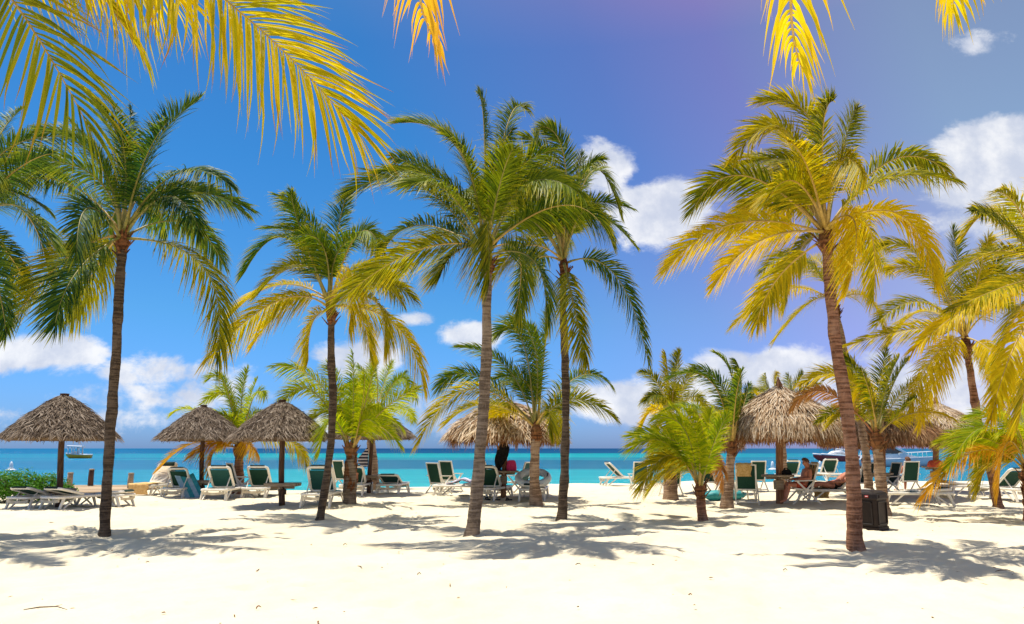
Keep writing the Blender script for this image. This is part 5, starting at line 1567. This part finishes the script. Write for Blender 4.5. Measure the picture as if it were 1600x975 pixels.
# ------------------------------------------------------------------ boardwalk and posts
root = thing('boardwalk', 'sunlit plank boardwalk leading to the water behind the tall left palm', 'boardwalk', (-16.6, 27.2, 0.0))
pl = [MB().box((0, 0, 0), (4.6, 0.185, 0.045), ch=0.1).mesh('plank', MT['deck']) for _ in range(3)]
r = random.Random(3)
for k in range(24):
    o = put('plank', pl[k % 3], root)
    o.location = (r.uniform(-0.05, 0.05), k * 0.2, 0.06 + r.uniform(-0.006, 0.006))
    o.rotation_euler = (0, r.uniform(-0.003, 0.003), r.uniform(-0.006, 0.006))
for x in (-1.9, 0.0, 1.9):
    MB().bar((x, -0.05, -0.02), (x, 4.7, -0.02), 0.1, 0.1).build('joist', MT['plank'], root)
for lab, x, y, h in (('leftmost of three wooden posts on the boardwalk', -17.45, 29.9, 0.62), ('dark weathered post at the boardwalk just left of the tall palm trunk', -17.35, 31.2, 0.72),
                     ('pale wooden post at the boardwalk end, beside the cushioned lounger', -14.75, 29.3, 0.62)):
    root = thing('mooring_post', lab, 'post', (x, y, -0.5), 0, 'mooring posts at the boardwalk')
    MB().tube([(0, 0, -0.3), (0.01, 0, 0.5), (-0.01, 0.01, 0.5 + h * 0.6), (0, 0, 0.5 + h)], [0.115, 0.11, 0.105, 0.1], 10).build('shaft', MT['post_dark' if 'dark' in lab else 'plank'], root, True)
    MB().lathe([(0.1, 0.5 + h - 0.001), (0.112, 0.5 + h + 0.01), (0.1, 0.5 + h + 0.045), (0.02, 0.5 + h + 0.055)], 10).build('post_cap', MT['plank'], root)


# ------------------------------------------------------------------ boats and buoys
def hull(L, W, D, draft=0.2, bow=3.0, n=14, ztop=None, z0=None):
    vs, fs = [], []
    m = 9
    for i in range(n):
        t = i / (n - 1)
        w = W / 2 * (1 - t ** bow) ** 0.75 * (0.86 + 0.14 * min(1, t * 4))
        w = max(w, 0.012)
        zs = D * (1 + 0.38 * t * t)
        kz = -draft + (zs + draft) * 0.72 * max(0, (t - 0.72) / 0.28) ** 2
        x = -L / 2 + L * t
        sec = [(0, kz), (0.55, kz + 0.12 * (zs - kz)), (0.9, kz + 0.42 * (zs - kz)), (1.0, kz + 0.8 * (zs - kz)), (1.02, zs)]
        row = [(-a * w, b) for a, b in sec[:0:-1]] + [(a * w, b) for a, b in sec]
        for a, b in row:
            vs.append((x, a, b))
    for i in range(n - 1):
        for j in range(m - 1):
            fs.append((i * m + j, (i + 1) * m + j, (i + 1) * m + j + 1, i * m + j + 1))
        fs.append((i * m, i * m + m - 1, (i + 1) * m + m - 1, (i + 1) * m))
    fs.append(tuple(range(m)))
    return MB().add(vs, fs), [(-L / 2 + L * i / (n - 1), max(W / 2 * (1 - (i / (n - 1)) ** bow) ** 0.75 * (0.86 + 0.14 * min(1, i / (n - 1) * 4)), 0.012) * 1.02, D * (1 + 0.38 * (i / (n - 1)) ** 2)) for i in range(n)]


SEA = -0.45
root = thing('motor_boat', 'small yellow boat with white canopy far out on the left', 'boat', (-91.0, 158.0, SEA), RAD(186))
h, rim = hull(5.0, 1.9, 0.75)
h.build('hull', MT['boat_yellow'], root, True)
MB().tube([(x, y, z) for x, y, z in rim], 0.09, 6).tube([(x, -y, z) for x, y, z in rim], 0.09, 6).tube([(-2.5, -0.8, 0.75), (-2.5, 0.8, 0.75)], 0.09, 6).build('gunwale', MT['white'], root, True)
MB().bar((-0.9, 0, 2.4), (2.0, 0, 2.5), 2.0, 0.3, ch=0.5).build('canopy', MT['white'], root)
for x in (-0.45, 0.5, 1.7):
    for y in (-0.8, 0.8):
        MB().tube([(x, y, 0.8), (x + 0.12, y * 0.95, 2.4)], 0.12, 6).build('canopy_post', MT['white'], root, True)
MB().box((0.9, 0, 1.1), (0.6, 0.9, 0.7), ch=0.2).build('console', MT['white'], root)

root = thing('catamaran', 'red and white sailing catamaran with a tall bare mast at the right', 'boat', (51.6, 119.8, SEA), RAD(187))
for sy in (-1, 1):
    h, rim = hull(6.4, 0.8, 0.8, 0.15, 2.2)
    o = h.build('hull', MT['boat_red'], root, True)
    o.location = (0, sy * 1.3, 0)
    o2 = MB().tube([(x, y * 0.7, z + 0.06) for x, y, z in rim], 0.13, 6).tube([(x, -y * 0.7, z + 0.06) for x, y, z in rim], 0.13, 6).build('deck_edge', MT['white'], o, True)
MB().box((-0.8, 0, 0.93), (3.8, 2.5, 0.14), ch=0.2).build('bridge_deck', MT['white'], root)
MB().tube([(1.6, 0, 1.0), (0.6, 0, 1.35), (-0.5, 0, 1.5), (-1.6, 0, 1.2)], [0.1, 0.28, 0.3, 0.2], 8, flat=3).build('cabin', MT['white'], root, True)
MB().tube([(0.2, 0, 0.9), (0.15, 0, 9.2)], [0.075, 0.05], 8).build('mast', MT['alu'], root, True)
MB().tube([(0.15, 0, 1.9), (-2.9, 0, 1.75)], [0.16, 0.1], 8).build('boom', MT['white'], root, True)
MB().tube([(0.15, 0, 9.1), (3.0, 0, 1.0)], 0.012, 4).tube([(0.15, 0, 9.1), (-1.0, 1.4, 0.9)], 0.012, 4).tube([(0.15, 0, 9.1), (-1.0, -1.4, 0.9)], 0.012, 4).build('rigging', MT['alu'], root)
MB().tube([(-2.9, -1.3, 2.6), (-2.0, 0, 2.65), (-2.9, 1.3, 2.6)], 0.05, 6).build('bimini_frame', MT['white'], root, True)

root = thing('motor_yacht', 'white motor yacht with dark windscreen and bow rail behind the brown umbrella', 'boat', (43.6, 86.3, SEA), RAD(-6))
h, rim = hull(9.2, 2.9, 0.8, 0.3, 2.6, 18)
h.build('hull', MT['boat_grey'], root, True)
MB().tube([(x, y, z) for x, y, z in rim], 0.06, 6).tube([(x, -y, z) for x, y, z in rim], 0.06, 6).build('gunwale', MT['white'], root, True)
dk = MB()
vs = [(2.9, -0.5, 1.0), (2.9, 0.5, 1.0), (0.9, 1.05, 1.5), (0.9, -1.05, 1.5), (-3.2, 1.15, 1.25), (-3.2, -1.15, 1.25), (2.9, -0.5, 0.75), (2.9, 0.5, 0.75), (0.9, 1.1, 0.75), (0.9, -1.1, 0.75), (-3.2, 1.15, 0.75), (-3.2, -1.15, 0.75)]
dk.add(vs, [(0, 1, 2, 3), (3, 2, 4, 5), (0, 3, 9, 6), (3, 5, 11, 9), (1, 7, 8, 2), (2, 8, 10, 4), (4, 10, 11, 5), (6, 7, 1, 0), (6, 9, 8, 7), (9, 11, 10, 8)]).build('cabin', MT['white'], root)
MB().add([(0.95, -1.0, 1.53), (0.95, 1.0, 1.53), (-0.75, 0.95, 2.6), (-0.75, -0.95, 2.6), (-1.9, -1.0, 1.45), (-1.9, 1.0, 1.45), (-1.5, 0.95, 2.6), (-1.5, -0.95, 2.6)],
         [(0, 1, 2, 3), (0, 3, 7, 4), (1, 5, 6, 2), (3, 2, 6, 7), (4, 7, 6, 5), (0, 4, 5, 1)]).build('windscreen', MT['glass_dark'], root)
for sy in (-1, 1):
    MB().bar((1.1, sy * 1.05, 1.5), (-0.85, sy * 1.0, 2.68), 0.14, 0.22).build('windscreen_pillar', MT['white'], root)
MB().bar((-0.7, 0, 2.68), (-2.9, 0, 2.64), 2.1, 0.1, ch=0.4).build('hardtop', MT['white'], root)
for sy in (-1, 1):
    MB().tube([(-2.8, sy * 0.95, 2.6), (-3.2, sy * 1.1, 1.25)], 0.05, 6).build('hardtop_post', MT['white'], root)
for sy in (-1, 1):
    pts = [(x, sy * y * 0.94, z + 0.62) for x, y, z in rim[9:]]
    rl = MB().tube(pts, 0.035, 6)
    for x, y, z in rim[9::2]:
        rl.tube([(x, sy * y * 0.96, z), (x, sy * y * 0.94, z + 0.62)], 0.028, 5)
    rl.build('bow_rail', MT['white'], root, True)

for lab, x, y in (('white marker buoy floating left of the leftmost umbrella', -47.3, 71.3), ('white marker buoy floating just behind the shirtless man', 30.9, 75.7), ('small white buoy seen left of the golden umbrella post', 25.2, 73.0)):
    root = thing('buoy', lab, 'buoy', (x, y, SEA), 0, 'white marker buoys')
    MB().lathe([(0.1, -0.1), (0.42, -0.04), (0.44, 0.06), (0.3, 0.14), (0.2, 0.15)], 14).build('float_collar', MT['white'], root, True)
    MB().lathe([(0.2, 0.14), (0.16, 0.45), (0.12, 0.7), (0.03, 0.82)], 12).build('cone', MT['white'], root, True)

# ------------------------------------------------------------------ bits lying on the sand
for lab, x, y, L_, rz, mk in (('thin curved twig on the sand at the bottom left', -4.5, 7.55, 0.42, 0.1, 'bark_grey'), ('twig with a brown leaf lying at the right edge foreground', 6.55, 10.3, 0.22, -0.1, 'bark_red'),
                              ('short dark stick on the sand below the slim curved palm', -2.8, 12.9, 0.10, 1.2, 'bark_dark'), ('small dark chip on the sand left of the slim curved palm shadow', -5.0, 13.3, 0.07, 0.4, 'bark_dark'),
                              ('dark scrap on open sand left of the centre palm', -1.2, 10.0, 0.06, 0.9, 'bark_dark'), ('dark scrap on open sand below the lime palm', 3.6, 10.2, 0.06, 0.3, 'bark_dark'),
                              ('small twig on the near sand, bottom centre left', -2.6, 8.0, 0.09, 1.4, 'bark_red'), ('tiny twig on the sand right of the centre palm', 0.9, 10.5, 0.08, 0.2, 'bark_dark'),
                              ('small brown chip on the sand, bottom right of centre', 1.9, 8.3, 0.05, 0.5, 'bark_red')):
    z = float(sand_h(x, y)) + 0.025
    o = MB().tube([(-L_ / 2, 0, 0), (-L_ * 0.2, L_ * 0.08, 0.014), (L_ * 0.2, L_ * 0.05, 0.02), (L_ / 2, -L_ * 0.1, 0.0)], [0.004, 0.007, 0.006, 0.003], 6).tube([(L_ * 0.1, L_ * 0.05, 0.018), (L_ * 0.22, L_ * 0.25, 0.02)], [0.004, 0.002], 5).build('twig', MT[mk])
    place_tag(o, (x, y, z), rz, lab, 'twig')

# fine litter: shreds of dry frond, husk crumbs and shell bits strewn over the whole beach
rng = np.random.default_rng(77)
V, F = [], []
for k in range(420):
    x = rng.uniform(-13, 14)
    y = 6.8 + 20 * rng.random() ** 1.5
    z = float(sand_h(x, y)) + 0.012
    L_ = rng.uniform(0.008, 0.03) if rng.random() < 0.85 else rng.uniform(0.04, 0.11)
    w_ = rng.uniform(0.004, 0.010)
    a = rng.uniform(0, 6.28)
    c, s_ = math.cos(a), math.sin(a)
    o_ = len(V)
    h_ = rng.uniform(0.004, 0.012)
    for px, py, pz in ((-L_, -w_, 0), (L_, -w_ * 0.4, 0), (L_, w_ * 0.4, 0), (-L_, w_, 0), (-L_ * 0.4, 0, h_), (L_ * 0.5, 0, h_ * 0.8)):
        V.append((x + px * c - py * s_, y + px * s_ + py * c, z + pz))
    F += [(o_, o_ + 1, o_ + 5, o_ + 4), (o_ + 2, o_ + 3, o_ + 4, o_ + 5), (o_ + 1, o_ + 2, o_ + 5), (o_ + 3, o_, o_ + 4), (o_, o_ + 3, o_ + 2, o_ + 1)]
me = bpy.data.meshes.new('beach_litter')
me.from_pydata(V, [], F)
me.materials.append(MT['fibre'])
tag(put('beach_litter', me), 'fine dry shreds and crumbs strewn over the sand', 'litter', kind='stuff')
